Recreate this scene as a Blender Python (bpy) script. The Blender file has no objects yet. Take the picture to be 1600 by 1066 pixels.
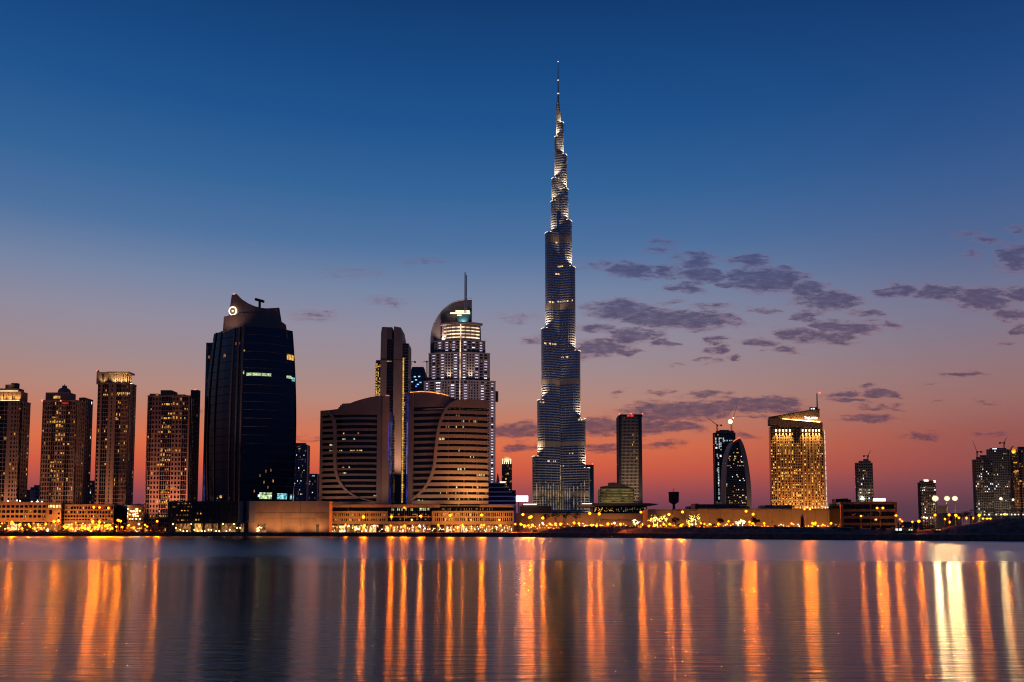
import bpy, math, random
from math import sin, cos, tan, pi, radians, sqrt, atan2, exp

# ---------------------------------------------------------------- camera
SC = bpy.context.scene
F = 1300.0                       # focal length in pixels of the 1600 px wide photograph
PITCH = radians(4.0)
HORIZON = 826.0
AXIS = HORIZON - F * tan(PITCH)  # row of the optical axis
CAMZ = 5.0
cam_data = bpy.data.cameras.new("camera")
cam_data.sensor_width = 36.0
cam_data.lens = F / 1600 * 36.0
cam_data.shift_y = (AXIS - 533.0) / 1600.0
cam_data.clip_start = 0.5
cam_data.clip_end = 90000.0
cam = bpy.data.objects.new("camera", cam_data)
cam.location = (0, 0, CAMZ)
cam.rotation_euler = (pi / 2 + PITCH, 0, 0)
SC.collection.objects.link(cam)
SC.camera = cam


def ray(px, py):
    u, v = (px - 800.0) / F, (AXIS - py) / F
    return u, cos(PITCH) - v * sin(PITCH), sin(PITCH) + v * cos(PITCH)


def at(px, py, Y):
    x, y, z = ray(px, py)
    t = Y / y
    return x * t, Y, CAMZ + z * t


def on_z(px, py, z):
    a, b, c = ray(px, py)
    t = (z - CAMZ) / c
    return a * t, b * t, z


# ---------------------------------------------------------------- world: dusk sky
def lin(r, g, b):
    f = lambda c: (c / 255 / 12.92) if c <= 10 else ((c / 255 + 0.055) / 1.055) ** 2.4
    return f(r), f(g), f(b)


W = bpy.data.worlds.new("World")
SC.world = W
W.use_nodes = True
wt = W.node_tree
wt.nodes.clear()


class NT:
    """Small helper that adds nodes to a tree and links sockets or sets values."""

    def __init__(s, tree):
        s.t = tree

    def n(s, kind, **kw):
        nd = s.t.nodes.new(kind)
        for k, v in kw.items():
            setattr(nd, k, v)
        return nd

    def set(s, sock, v):
        if hasattr(v, "is_output"):
            s.t.links.new(v, sock)
        else:
            sock.default_value = v

    def math(s, op, a, b=None, c=None, clamp=False):
        nd = s.n("ShaderNodeMath", operation=op, use_clamp=clamp)
        for i, v in enumerate((a, b, c)):
            if v is not None:
                s.set(nd.inputs[i], v)
        return nd.outputs[0]

    def vec(s, op, a, b=None, c=None):
        nd = s.n("ShaderNodeVectorMath", operation=op)
        for i, v in enumerate((a, b, c)):
            if v is not None:
                s.set(nd.inputs[i], v)
        return nd.outputs["Value"] if op in ("DOT_PRODUCT", "LENGTH") else nd.outputs[0]

    def ramp(s, fac, stops, interp="EASE"):
        nd = s.n("ShaderNodeValToRGB")
        cr = nd.color_ramp
        cr.interpolation = interp
        while len(cr.elements) > 1:
            cr.elements.remove(cr.elements[-1])
        for i, (p, c) in enumerate(stops):
            e = cr.elements[0] if i == 0 else cr.elements.new(p)
            e.position = p
            e.color = (*c, 1)
        s.set(nd.inputs[0], fac)
        return nd.outputs[0]

    def mix(s, fac, a, b, blend="MIX"):
        nd = s.n("ShaderNodeMix", data_type="RGBA", blend_type=blend)
        s.set(nd.inputs[0], fac)
        s.set(nd.inputs[6], a)
        s.set(nd.inputs[7], b)
        return nd.outputs[2]

    def noise(s, vec, scale, detail=2, rough=0.5, out=0, dim="3D"):
        nd = s.n("ShaderNodeTexNoise", noise_dimensions=dim)
        if vec is not None:
            s.set(nd.inputs["Vector"], vec)
        nd.inputs["Scale"].default_value = scale
        nd.inputs["Detail"].default_value = detail
        nd.inputs["Roughness"].default_value = rough
        return nd.outputs[out]


w = NT(wt)
tc = w.n("ShaderNodeTexCoord").outputs["Generated"]
sep = w.n("ShaderNodeSeparateXYZ")
w.set(sep.inputs[0], tc)
dx, dy, dz = sep.outputs
elev = w.math("MULTIPLY", w.math("ARCSINE", dz), 2 / pi)            # 0..1 from horizon to zenith


def el(py):
    a, b, c = ray(800, py)
    return max(0.0, math.asin(c / sqrt(a * a + b * b + c * c)) * 2 / pi)


# glow side of the sky (where the sun went down) by elevation
west = [(826, (96, 62, 80)), (795, (116, 66, 84)), (772, (154, 74, 80)), (735, (208, 91, 67)), (700, (222, 111, 72)),
        (665, (200, 122, 96)), (625, (181, 136, 123)), (575, (160, 139, 143)), (520, (145, 140, 158)), (460, (119, 134, 164)),
        (390, (80, 115, 160)), (300, (52, 100, 152)), (200, (33, 84, 142)), (100, (24, 72, 129)), (0, (18, 60, 113)), (-300, (10, 36, 74))]
side = [(826, (74, 54, 70)), (795, (90, 60, 74)), (765, (120, 72, 82)), (735, (148, 80, 79)), (695, (152, 88, 84)), (650, (154, 108, 104)),
        (600, (144, 116, 122)), (550, (128, 118, 137)), (500, (111, 115, 144)), (440, (84, 104, 145)), (360, (63, 94, 144)),
        (280, (45, 83, 138)), (180, (30, 71, 127)), (80, (22, 60, 113)), (0, (17, 51, 101)), (-300, (9, 31, 66))]
east = [(826, (26, 32, 50)), (720, (42, 51, 80)), (560, (52, 63, 100)), (400, (44, 65, 112)), (200, (26, 50, 96)), (0, (16, 40, 84)), (-300, (9, 26, 62))]
mk = lambda L: [(el(py), lin(*c)) for py, c in L]
hl = w.math("SQRT", w.math("ADD", w.math("MULTIPLY", dx, dx), w.math("ADD", w.math("MULTIPLY", dy, dy), 1e-6)))
GA = radians(-13)
toglow = w.math("DIVIDE", w.math("ADD", w.math("MULTIPLY", dx, sin(GA)), w.math("MULTIPLY", dy, cos(GA))), hl)


def step(v, a, b):
    nd = w.n("ShaderNodeMapRange", interpolation_type="SMOOTHSTEP")
    w.set(nd.inputs[0], v)
    nd.inputs[1].default_value, nd.inputs[2].default_value = a, b
    return nd.outputs[0]


warm = step(toglow, 0.70, 0.995)
front = step(toglow, -0.3, 0.6)
s_side = w.ramp(elev, mk(side), "LINEAR")
s_west = w.ramp(elev, mk(west), "LINEAR")
s_east = w.ramp(elev, mk(east), "LINEAR")
sky = w.mix(front, s_east, w.mix(warm, s_side, s_west))

# cloud bank: soft flat clouds at given bearings and heights, edges broken up by noise
CLOUDS = [(939, 414, 35, 8, .45), (987, 423, 40, 13, .9), (1040, 423, 20, 10, .8), (1035, 377, 26, 6, .5), (1029, 392, 20, 6, .4),
          (1088, 408, 34, 14, .9), (1094, 430, 35, 13, .95), (1074, 450, 28, 10, .8), (1172, 409, 30, 10, .9), (1150, 430, 27, 11, .9),
          (1195, 438, 58, 20, 1), (1223, 427, 30, 12, .8), (1139, 444, 22, 8, .8), (1262, 452, 34, 11, .95), (1296, 472, 52, 17, 1),
          (970, 483, 58, 15, 1), (1015, 495, 52, 13, 1), (1071, 500, 78, 15, 1), (1116, 480, 30, 6, .6), (939, 511, 26, 8, .8),
          (981, 524, 34, 13, .95), (942, 543, 48, 14, 1), (1023, 523, 17, 9, .7), (1038, 536, 19, 8, .9), (978, 548, 24, 8, .9),
          (1150, 507, 24, 8, .6), (1195, 486, 19, 6, .6), (1049, 474, 16, 4, .5), (1184, 535, 32, 9, .85), (1119, 545, 19, 8, .9),
          (1119, 532, 13, 6, .7), (1226, 547, 23, 9, .85), (1088, 559, 15, 4, .6), (1116, 564, 15, 4, .6), (1154, 561, 14, 5, .8),
          (1060, 569, 11, 3, .5), (1262, 495, 24, 8, .8), (1296, 509, 34, 10, .95), (1285, 528, 52, 10, .9), (1341, 515, 38, 12, .95),
          (1355, 492, 26, 6, .7), (1392, 508, 20, 6, .7), (1237, 521, 24, 8, .9), (1397, 455, 27, 11, .85), (1462, 458, 44, 11, .95),
          (1538, 467, 46, 18, 1), (1583, 491, 28, 10, .9), (1594, 460, 20, 13, .9), (1590, 513, 20, 8, .8), (1572, 534, 15, 5, .5),
          (1588, 405, 28, 22, .95), (1549, 378, 26, 6, .7), (1515, 367, 27, 6, .5), (1515, 396, 18, 6, .5), (1594, 359, 16, 6, .6),
          (1504, 586, 37, 5, .8), (1445, 600, 11, 3, .5), (1364, 604, 15, 5, .8), (1319, 616, 28, 7, .9), (1375, 617, 34, 8, .9),
          (1324, 628, 30, 4, .8), (1378, 634, 40, 4, .7), (1361, 652, 50, 6, .9), (1437, 681, 32, 6, .85), (1549, 679, 28, 3, .6),
          (1543, 629, 16, 3, .5), (1026, 614, 20, 5, .7), (970, 614, 16, 5, .6), (1043, 644, 74, 17, 1), (1105, 638, 60, 13, 1),
          (1184, 631, 66, 12, 1), (1105, 617, 40, 5, .8), (1225, 638, 45, 8, .9), (936, 667, 44, 15, 1), (1004, 667, 58, 13, 1),
          (1060, 668, 45, 8, .9), (942, 700, 34, 6, .8), (1032, 695, 34, 7, .8), (1158, 679, 24, 5, .6), (1178, 652, 36, 5, .6),
          (807, 673, 48, 12, 1), (818, 699, 32, 7, .9), (835, 531, 19, 8, .6), (812, 495, 28, 7, .35), (670, 408, 34, 7, .3),
          (555, 427, 44, 7, .22), (490, 491, 38, 10, .42), (608, 472, 28, 8, .35), (478, 686, 24, 4, .5), (310, 641, 24, 3, .4),
          (560, 655, 40, 4, .12), (1470, 630, 16, 3, .4)]
yy = w.math("MAXIMUM", dy, 0.05)
comb = w.n("ShaderNodeCombineXYZ")
w.set(comb.inputs[0], w.math("DIVIDE", dx, yy))
w.set(comb.inputs[1], w.math("DIVIDE", dz, yy))
w.set(comb.inputs[2], 0.0)
bear = comb.outputs[0]                                              # bearing and height as tangents
st = w.vec("MULTIPLY", bear, (26.0, 80.0, 1.0))
n1 = w.n("ShaderNodeTexNoise"); w.set(n1.inputs["Vector"], st); n1.inputs["Scale"].default_value = 1.0; n1.inputs["Detail"].default_value = 6; n1.inputs["Roughness"].default_value = 0.58
warp = w.vec("MULTIPLY", w.vec("SUBTRACT", n1.outputs["Color"], (0.5, 0.5, 0.5)), (0.075, 0.024, 0.0))
bw = w.vec("ADD", bear, warp)
acc = None
for (px, py, rx, ry, amp) in CLOUDS:
    a, b, c = ray(px, py)
    ix, iz = F / rx / 1.27, F / ry / 1.3
    e = w.vec("MULTIPLY_ADD", bw, (ix, iz, 0), (-a / b * ix, -c / b * iz, 0))
    q = w.math("MULTIPLY_ADD", w.vec("DOT_PRODUCT", e, e), -amp, amp)
    acc = q if acc is None else w.math("SMOOTH_MAX", acc, q, 0.12)
fine = w.noise(w.vec("ADD", w.vec("MULTIPLY", bear, (70.0, 230.0, 1.0)), w.vec("MULTIPLY", n1.outputs["Color"], (1.5, 1.5, 0.0))), 1.0, 5, 0.62)
dens = w.math("MULTIPLY", step(w.math("ADD", acc, w.math("MULTIPLY_ADD", fine, 1.25, -0.60)), -0.1, 0.9), w.math("MULTIPLY_ADD", fine, 0.85, 0.45))
dens = w.math("MULTIPLY", dens, step(dy, 0.05, 0.3), clamp=True)
ccol = w.ramp(elev, [(el(800), lin(92, 58, 74)), (el(690), lin(100, 68, 84)), (el(640), lin(88, 70, 92)), (el(560), lin(88, 72, 98)), (el(480), lin(78, 72, 104)), (el(380), lin(70, 76, 118))], "LINEAR")
rim = w.ramp(elev, [(el(800), lin(120, 66, 74)), (el(690), lin(150, 84, 86)), (el(640), lin(158, 98, 98)), (el(560), lin(150, 106, 116)), (el(480), lin(136, 104, 124)), (el(380), lin(106, 98, 132))], "LINEAR")
ccol = w.mix(step(dens, 0.15, 0.9), rim, ccol)                      # thin edges catch the afterglow
sky = w.mix(w.math("MULTIPLY", dens, 0.92), sky, ccol)
below = w.math("LESS_THAN", dz, -0.02)
sky = w.mix(below, sky, (0.02, 0.014, 0.012, 1))
bg = w.n("ShaderNodeBackground")
w.set(bg.inputs[0], sky)
bg.inputs[1].default_value = 1.0
wo = w.n("ShaderNodeOutputWorld")
wt.links.new(bg.outputs[0], wo.inputs[0])
W.cycles.sampling_method = "MANUAL"
W.cycles.sample_map_resolution = 512

# ---------------------------------------------------------------- exposure and sampling
vs = SC.view_settings
SC.display_settings.display_device = "sRGB"
vs.view_transform = "Standard"
vs.look = "None"
vs.exposure = 0.0
vs.gamma = 1.0
vs.use_curve_mapping = False
cy = SC.cycles
cy.use_denoising = True
cy.max_bounces = 6
cy.diffuse_bounces = 2
cy.glossy_bounces = 4
cy.transmission_bounces = 2
cy.transparent_max_bounces = 4
cy.sample_clamp_indirect = 12.0
cy.caustics_reflective = False
cy.caustics_refractive = False
cy.use_light_tree = True
cy.filter_width = 1.15

# ---------------------------------------------------------------- materials
MATS = {}


def mat(name, col, rough=0.8, metal=0.0, var=0.0, scale=0.2, detail=4, spec=0.5, bump=0.0):
    if name in MATS:
        return MATS[name]
    m = bpy.data.materials.new(name)
    m.use_nodes = True
    t = NT(m.node_tree)
    b = m.node_tree.nodes["Principled BSDF"]
    b.inputs["Roughness"].default_value = rough
    b.inputs["Metallic"].default_value = metal
    b.inputs["Specular IOR Level"].default_value = spec
    if var > 0:
        co = t.n("ShaderNodeTexCoord").outputs["Object"]
        nz = t.noise(co, scale, detail, 0.6)
        lo = tuple(max(0, c * (1 - var)) for c in col)
        hi = tuple(min(1, c * (1 + var)) for c in col)
        t.set(b.inputs["Base Color"], t.mix(step_in(t, nz, .3, .7), (*lo, 1), (*hi, 1)))
        if bump:
            bn = t.n("ShaderNodeBump")
            bn.inputs["Strength"].default_value = bump
            t.set(bn.inputs["Height"], t.noise(co, scale * 6, 3))
            t.set(b.inputs["Normal"], bn.outputs[0])
    else:
        b.inputs["Base Color"].default_value = (*col, 1)
    MATS[name] = m
    return m


def step_in(t, v, a, b):
    nd = t.n("ShaderNodeMapRange", interpolation_type="SMOOTHSTEP")
    t.set(nd.inputs[0], v)
    nd.inputs[1].default_value, nd.inputs[2].default_value = a, b
    return nd.outputs[0]


def glow(name, col, strength, var=0.0, scale=0.5, sampled=False):
    """Something that gives off light; var breaks a lit window up into lamps and blinds."""
    if name in MATS:
        return MATS[name]
    m = bpy.data.materials.new(name)
    m.use_nodes = True
    m.node_tree.nodes.clear()
    t = NT(m.node_tree)
    e = t.n("ShaderNodeEmission")
    e.inputs[0].default_value = (*col, 1)
    if var > 0:
        co = t.n("ShaderNodeTexCoord").outputs["Object"]
        nz = t.noise(co, scale, 3, 0.7)
        f = t.math("MULTIPLY_ADD", step_in(t, nz, .35, .68), strength * 2 * var, strength * (1 - var))
        t.set(e.inputs[1], f)
    else:
        e.inputs[1].default_value = strength
    o = t.n("ShaderNodeOutputMaterial")
    m.node_tree.links.new(e.outputs[0], o.inputs[0])
    m.cycles.emission_sampling = "AUTO" if sampled else "NONE"
    MATS[name] = m
    return m


def glass(name, col, rough=0.07, wob=0.02, scale=0.12, spec=0.5):
    """Coated curtain-wall glass: dark, mirror-like, each pane leaning a little."""
    if name in MATS:
        return MATS[name]
    m = bpy.data.materials.new(name)
    m.use_nodes = True
    t = NT(m.node_tree)
    b = m.node_tree.nodes["Principled BSDF"]
    b.inputs["Base Color"].default_value = (*col, 1)
    b.inputs["Roughness"].default_value = rough
    b.inputs["Specular IOR Level"].default_value = spec
    if wob:
        co = t.n("ShaderNodeTexCoord").outputs["Object"]
        nz = t.n("ShaderNodeTexNoise")
        t.set(nz.inputs["Vector"], co)
        nz.inputs["Scale"].default_value = scale
        nz.inputs["Detail"].default_value = 2
        geo = t.n("ShaderNodeNewGeometry").outputs["Normal"]
        off = t.vec("MULTIPLY", t.vec("SUBTRACT", nz.outputs["Color"], (.5, .5, .5)), (wob * 2, wob * 2, wob * 2))
        t.set(b.inputs["Normal"], t.vec("NORMALIZE", t.vec("ADD", geo, off)))
    MATS[name] = m
    return m


STONE = mat("warm_stone", (0.30, 0.19, 0.14), 0.85, var=0.14, scale=0.09)
STONE_B = mat("pink_stone", (0.36, 0.2, 0.145), 0.85, var=0.12, scale=0.1)
STONE_D = mat("brown_stone", (0.18, 0.12, 0.1), 0.85, var=0.15, scale=0.1)
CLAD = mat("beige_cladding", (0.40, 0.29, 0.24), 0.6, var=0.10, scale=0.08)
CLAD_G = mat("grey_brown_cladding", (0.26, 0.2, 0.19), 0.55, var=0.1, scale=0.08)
CONC = mat("bare_concrete", (0.2, 0.18, 0.17), 0.9, var=0.22, scale=0.25)
DARK = mat("dark_steel", (0.035, 0.032, 0.034), 0.55, var=0.2, scale=0.5)
STEEL = mat("brushed_steel", (0.55, 0.53, 0.50), 0.38, metal=0.6, var=0.1, scale=0.3)
POLE = mat("grey_pole_paint", (0.3, 0.28, 0.26), 0.6)
WHITE = mat("white_paint", (0.7, 0.68, 0.66), 0.6, var=0.06, scale=0.4)
FARW = mat("far_grey_facade", (0.2, 0.2, 0.23), 0.8, var=0.15, scale=0.05)
G_DARK = glass("dark_glass", (0.006, 0.008, 0.012))
G_BLUE = glass("blue_glass", (0.012, 0.025, 0.045), 0.12)
G_NAVY = glass("navy_glass", (0.026, 0.042, 0.066), 0.06, 0.012, 0.07, 0.5)
G_NAVY.node_tree.nodes["Principled BSDF"].inputs["Metallic"].default_value = 1.0
G_TEAL = glass("teal_glass", (0.03, 0.09, 0.11), 0.25)
L_WARM = glow("lit_window_amber", (1.0, 0.44, 0.08), .75, 0.7, 0.6)
L_YEL = glow("lit_window_yellow", (1.0, 0.52, 0.12), .8, 0.7, 0.6)
L_DIM = glow("lit_window_dim", (1.0, 0.42, 0.14), 0.28, 0.8, 0.6)
L_COOL = glow("lit_window_white", (0.85, 0.92, 1.0), 1.5, 0.5, 0.4)
L_GREEN = glow("lit_window_greenish", (0.72, 0.95, 0.5), 0.7, 0.8, 0.7)
L_CYAN = glow("lit_window_cyan", (0.3, 0.85, 0.95), 0.7, 0.8, 0.6)
L_LILAC = glow("lit_window_lilac", (0.80, 0.70, 0.95), .8, 0.4, 0.4)
L_BLUE = glow("blue_light", (0.16, 0.2, 1.0), 0.9, 0.6, 0.08)
L_RED = glow("red_beacon", (1.0, 0.08, 0.05), 5.0)
L_ROPE = glow("amber_rope_light", (1.0, 0.27, 0.04), 2.4, 0.5, 0.3)
L_STRIP = glow("warm_white_strip", (1.0, 0.74, 0.42), 2.6, 0.25, 0.1)
SODIUM = glow("sodium_lamp", (1.0, 0.18, 0.00002), 21000.0, sampled=True)
AMBER_HALO = glow("amber_halo", (1.0, 0.25, 0.02), 1.3)  # imitated halo around the sodium lenses
SODIUM_S = glow("sodium_lamp_small", (1.0, 0.19, 0.00004), 12500.0, sampled=True)
BOLLARD = glow("bollard_glow", (1.0, 0.24, 0.02), 30.0, sampled=True)
LAMP_W = glow("white_lamp", (1.0, 0.86, 0.66), 2600.0, sampled=True)
FLOOD_Y = glow("floodlight_face", (1.0, 0.78, 0.34), 8000.0, sampled=True)


# ---------------------------------------------------------------- mesh building
class MB:
    """Collects shapes and links them as ONE mesh object."""

    def __init__(s, warp=None):
        s.v, s.f, s.m, s.warp = [], [], [], warp

    def add(s, vs, fs, mi=0):
        o = len(s.v)
        s.v += [s.warp(*p) for p in vs] if s.warp else [tuple(p) for p in vs]
        s.f += [tuple(i + o for i in f) for f in fs]
        s.m += [mi] * len(fs)

    def box(s, x0, x1, y0, y1, z0, z1, mi=0):
        s.add([(x0, y0, z0), (x1, y0, z0), (x1, y1, z0), (x0, y1, z0), (x0, y0, z1), (x1, y0, z1), (x1, y1, z1), (x0, y1, z1)],
              [(0, 3, 2, 1), (4, 5, 6, 7), (0, 1, 5, 4), (1, 2, 6, 5), (2, 3, 7, 6), (3, 0, 4, 7)], mi)

    def prism(s, poly, z0, z1, mi=0, n=1):
        k = len(poly)
        vs = []
        for j in range(n + 1):
            z = z0 + (z1 - z0) * j / n
            vs += [(x, y, z) for x, y in poly]
        fs = []
        for j in range(n):
            for i in range(k):
                a, b = j * k + i, j * k + (i + 1) % k
                fs.append((a, b, b + k, a + k))
        fs.append(tuple(range(k))[::-1])
        fs.append(tuple(range(n * k, n * k + k)))
        s.add(vs, fs, mi)

    def plate(s, poly, y0, y1, mi=0):
        """A profile given in x, z and pushed back from y0 to y1."""
        k = len(poly)
        s.add([(x, y0, z) for x, z in poly] + [(x, y1, z) for x, z in poly],
              [tuple(range(k)), tuple(range(k, 2 * k))[::-1]] + [(i, i + k, (i + 1) % k + k, (i + 1) % k) for i in range(k)], mi)

    def tube(s, pts, r, n=6, mi=0, cap=True):
        from mathutils import Vector
        P = [Vector(p) for p in pts]
        R = r if isinstance(r, (list, tuple)) else [r] * len(P)
        vs, fs = [], []
        for i, p in enumerate(P):
            d = (P[min(i + 1, len(P) - 1)] - P[max(i - 1, 0)]).normalized()
            a = Vector((0, 0, 1)) if abs(d.z) < 0.9 else Vector((1, 0, 0))
            u = d.cross(a).normalized()
            q = d.cross(u)
            for k in range(n):
                t = 2 * pi * k / n
                vs.append(tuple(p + (u * cos(t) + q * sin(t)) * R[i]))
        for i in range(len(P) - 1):
            for k in range(n):
                a, b = i * n + k, i * n + (k + 1) % n
                fs.append((a, b, b + n, a + n))
        if cap:
            fs += [tuple(range(n))[::-1], tuple(range((len(P) - 1) * n, len(P) * n))]
        s.add(vs, fs, mi)

    def ball(s, c, rx, ry, rz, nu=8, nv=5, mi=0):
        vs, fs = [], []
        for j in range(1, nv):
            a = pi * j / nv
            for i in range(nu):
                t = 2 * pi * i / nu
                vs.append((c[0] + rx * sin(a) * cos(t), c[1] + ry * sin(a) * sin(t), c[2] + rz * cos(a)))
        vs += [(c[0], c[1], c[2] + rz), (c[0], c[1], c[2] - rz)]
        N = len(vs)
        for j in range(nv - 2):
            for i in range(nu):
                a, b = j * nu + i, j * nu + (i + 1) % nu
                fs.append((a, a + nu, b + nu, b))
        for i in range(nu):
            fs.append((N - 2, i, (i + 1) % nu))
            fs.append((N - 1, (nv - 2) * nu + (i + 1) % nu, (nv - 2) * nu + i))
        s.add(vs, fs, mi)

    def fbox(s, fc, t0, t1, z0, z1, d0=0.0, d1=-0.5, n=None, mi=0):
        """A box on a facade: t along it, z up it, d out of it."""
        n = n or max(1, int(math.ceil(fc.seg * abs(t1 - t0))))
        vs, fs = [], []
        for i in range(n + 1):
            t = t0 + (t1 - t0) * i / n
            a, b = fc.pt(t, d0), fc.pt(t, d1)
            vs += [(a[0], a[1], z0), (b[0], b[1], z0), (b[0], b[1], z1), (a[0], a[1], z1)]
        for i in range(n):
            o = 4 * i
            for k in range(4):
                fs.append((o + k, o + (k + 1) % 4, o + 4 + (k + 1) % 4, o + 4 + k)[::-1])
        fs += [(0, 1, 2, 3), (4 * n + 3, 4 * n + 2, 4 * n + 1, 4 * n)]
        s.add(vs, fs, mi)

    def fquad(s, fc, t0, t1, z0, z1, d=-0.5, mi=0, n=None):
        n = n or max(1, int(math.ceil(fc.seg * abs(t1 - t0))))
        for i in range(n):
            a, b = fc.pt(t0 + (t1 - t0) * i / n, d), fc.pt(t0 + (t1 - t0) * (i + 1) / n, d)
            s.add([(*a, z0), (*b, z0), (*b, z1), (*a, z1)], [(0, 1, 2, 3)], mi)

    def build(s, name, mats, parent=None, kind=None, smooth=False, label=None):
        me = bpy.data.meshes.new(name)
        me.from_pydata(s.v, [], s.f)
        if not isinstance(mats, (list, tuple)):
            mats = [mats]
        for m in mats:
            me.materials.append(m)
        if len(mats) > 1:
            me.polygons.foreach_set("material_index", s.m)
        if smooth:
            me.polygons.foreach_set("use_smooth", [True] * len(s.f))
        me.update()
        o = bpy.data.objects.new(name, me)
        SC.collection.objects.link(o)
        if parent is not None:
            o.parent = parent
        if kind:
            o["kind"] = kind
        if label:
            o["label"] = label
        return o


def tag(o, label=None, cat=None, group=None, kind=None):
    for k, v in (("label", label), ("category", cat), ("group", group), ("kind", kind)):
        if v:
            o[k] = v
    return o


def empty(name, loc, label, cat, group=None, rz=0.0):
    o = bpy.data.objects.new(name, None)
    o.location = loc
    o.rotation_euler = (0, 0, rz)
    o.empty_display_size = 0.1
    SC.collection.objects.link(o)
    return tag(o, label, cat, group)


def children(o):
    return [c for c in bpy.data.objects if c.parent is o]


def copy_tree(o, kids=None):
    """A thing with copies of its parts and sub-parts (meshes shared)."""
    c = o.copy()
    SC.collection.objects.link(c)
    for ch in children(o):
        d = copy_tree(ch)
        d.parent = c
    return c


class Face:
    """A facade seen from outside, from A (its left end) to B, bulging out by h."""

    def __init__(s, A, B, h=0.0, seg=None):
        s.A, s.B, s.h = A, B, h
        dx, dy = B[0] - A[0], B[1] - A[1]
        s.L = sqrt(dx * dx + dy * dy)
        s.n = (dy / s.L, -dx / s.L)
        s.seg = seg or (18 if h else 1)

    def pt(s, t, d=0.0):
        bx, by = s.A[0] + (s.B[0] - s.A[0]) * t, s.A[1] + (s.B[1] - s.A[1]) * t
        k = s.h * 4 * t * (1 - t)
        tx = (s.B[0] - s.A[0]) + s.n[0] * s.h * 4 * (1 - 2 * t)
        ty = (s.B[1] - s.A[1]) + s.n[1] * s.h * 4 * (1 - 2 * t)
        l = sqrt(tx * tx + ty * ty)
        return bx + s.n[0] * k + ty / l * d, by + s.n[1] * k - tx / l * d


class Building:
    """A thing whose front runs from px0 to px1 (photo columns) at distance Y, with its parts in local metres."""

    def __init__(s, name, label, cat, px0, px1, Y, depth, group=None, ref=775, bulge=0.0, zg=2.5):
        x0, x1 = at(px0, ref, Y)[0], at(px1, ref, Y)[0]
        s.cx, s.w, s.Y, s.zg, s.ref, s.depth = (x0 + x1) / 2, x1 - x0, Y, zg, ref, depth
        s.root = empty(name, (s.cx, Y, zg), label, cat, group)
        s.front = Face((-s.w / 2, 0), (s.w / 2, 0), bulge)
        s.right = Face((s.w / 2, 0), (s.w / 2, depth))
        s.left = Face((-s.w / 2, depth), (-s.w / 2, 0))
        s.m = Y / F

    def X(s, px, py=None):
        return at(px, py or s.ref, s.Y)[0] - s.cx

    def Z(s, py):
        return at(800, py, s.Y)[2] - s.zg

    def T(s, px):
        return (s.X(px) + s.w / 2) / s.w

    def core_poly(s, inset=0.6, x0=None, x1=None, d=None):
        n = 14 if s.front.h else 1
        fr = [s.front.pt(i / n, -inset) for i in range(n + 1)]
        return fr + [(s.w / 2 - inset, s.depth - inset), (-s.w / 2 + inset, s.depth - inset)]

    def flood(s, x, y, z, aim, power, col=(1.0, 0.5, 0.2), angle=80, rad=0.8, down=False):
        """Spot lamp with small housing; many are added, unseen, to brighten the facades."""
        from mathutils import Vector
        b = MB()
        b.box(-.5, .5, -.4, .4, -.45, -.05)
        h = b.build("floodlight", DARK, s.root)
        h.location = (x, y, z)
        l = bpy.data.lights.new("floodlight_lamp", "SPOT")
        l.energy, l.color, l.spot_size, l.spot_blend, l.shadow_soft_size = power, col, radians(angle), 0.7, rad
        o = bpy.data.objects.new("floodlight_lamp", l)
        o.parent = h
        o.location = (0, 0, -0.6 if down else 0.6)
        d = (Vector(aim) - Vector((x, y, z + (-.6 if down else .6)))).normalized()
        o.rotation_mode = "QUATERNION"
        o.rotation_quaternion = d.to_track_quat("-Z", "Y")
        SC.collection.objects.link(o)
        return h


def facade(wall, lit, fc, zones, z0, z1, nf, rnd, lp=0.1, pier=0.38, span=0.36, lmats=(0, 1), rows=None, depth=0.5):
    """Piers, spandrels and lit panes in front of a glass core. zones: (t0, t1, kind, columns)."""
    fh = (z1 - z0) / nf
    for zn in zones:
        t0, t1, kind, nc = zn[:4]
        if kind == "s":
            wall.fbox(fc, t0, t1, z0, z1, 0, -depth - .05)
            continue
        cw = (t1 - t0) / nc
        if kind == "w":
            pw = cw * pier
            for i in range(nc + 1):
                c = t0 + i * cw
                wall.fbox(fc, max(t0, c - pw / 2), min(t1, c + pw / 2), z0, z1, 0, -depth - .05)
            for j in range(nf + 1):
                a = z0 + j * fh
                wall.fbox(fc, t0, t1, max(z0, a - fh * span / 2), min(z1, a + fh * span / 2), -.07, -depth)
        elif kind == "g":
            pw = cw * 0.1
            for j in range(1, nf):
                a = z0 + j * fh
                wall.fbox(fc, t0, t1, a - fh * .06, a + fh * .06, -depth * .6, -depth)
            for i in range(1, nc):
                wall.fbox(fc, t0 + i * cw - pw / 2, t0 + i * cw + pw / 2, z0, z1, -depth * .55, -depth)
        elif kind == "b":                                   # balconies: slab and parapet each floor
            for j in range(nf):
                a = z0 + j * fh
                wall.fbox(fc, t0, t1, a, a + fh * .34, .35, -depth)
        if lit is not None:
            for j in range(nf):
                p = lp if rows is None else rows.get(j, lp)
                p = p * (zn[4] if len(zn) > 4 else 1)
                run = rnd.random() < 0.12
                for i in range(nc):
                    if rnd.random() < (min(.95, p * 3) if run else p):
                        a = z0 + j * fh
                        k0, k1 = rnd.choice(((.1, .9), (.1, .55), (.4, .9), (.2, .7)))
                        lit.fquad(fc, t0 + (i + k0) * cw, t0 + (i + k1) * cw, a + fh * .2, a + fh * rnd.choice((.85, .6, .55)), -depth - .02, rnd.choice(lmats), 1)
WAVE1, WAVE2, ROUGH0, ROUGH1, FAR_ROUGH = 0.05, 0.018, 0.178, 0.205, 0.36

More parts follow.
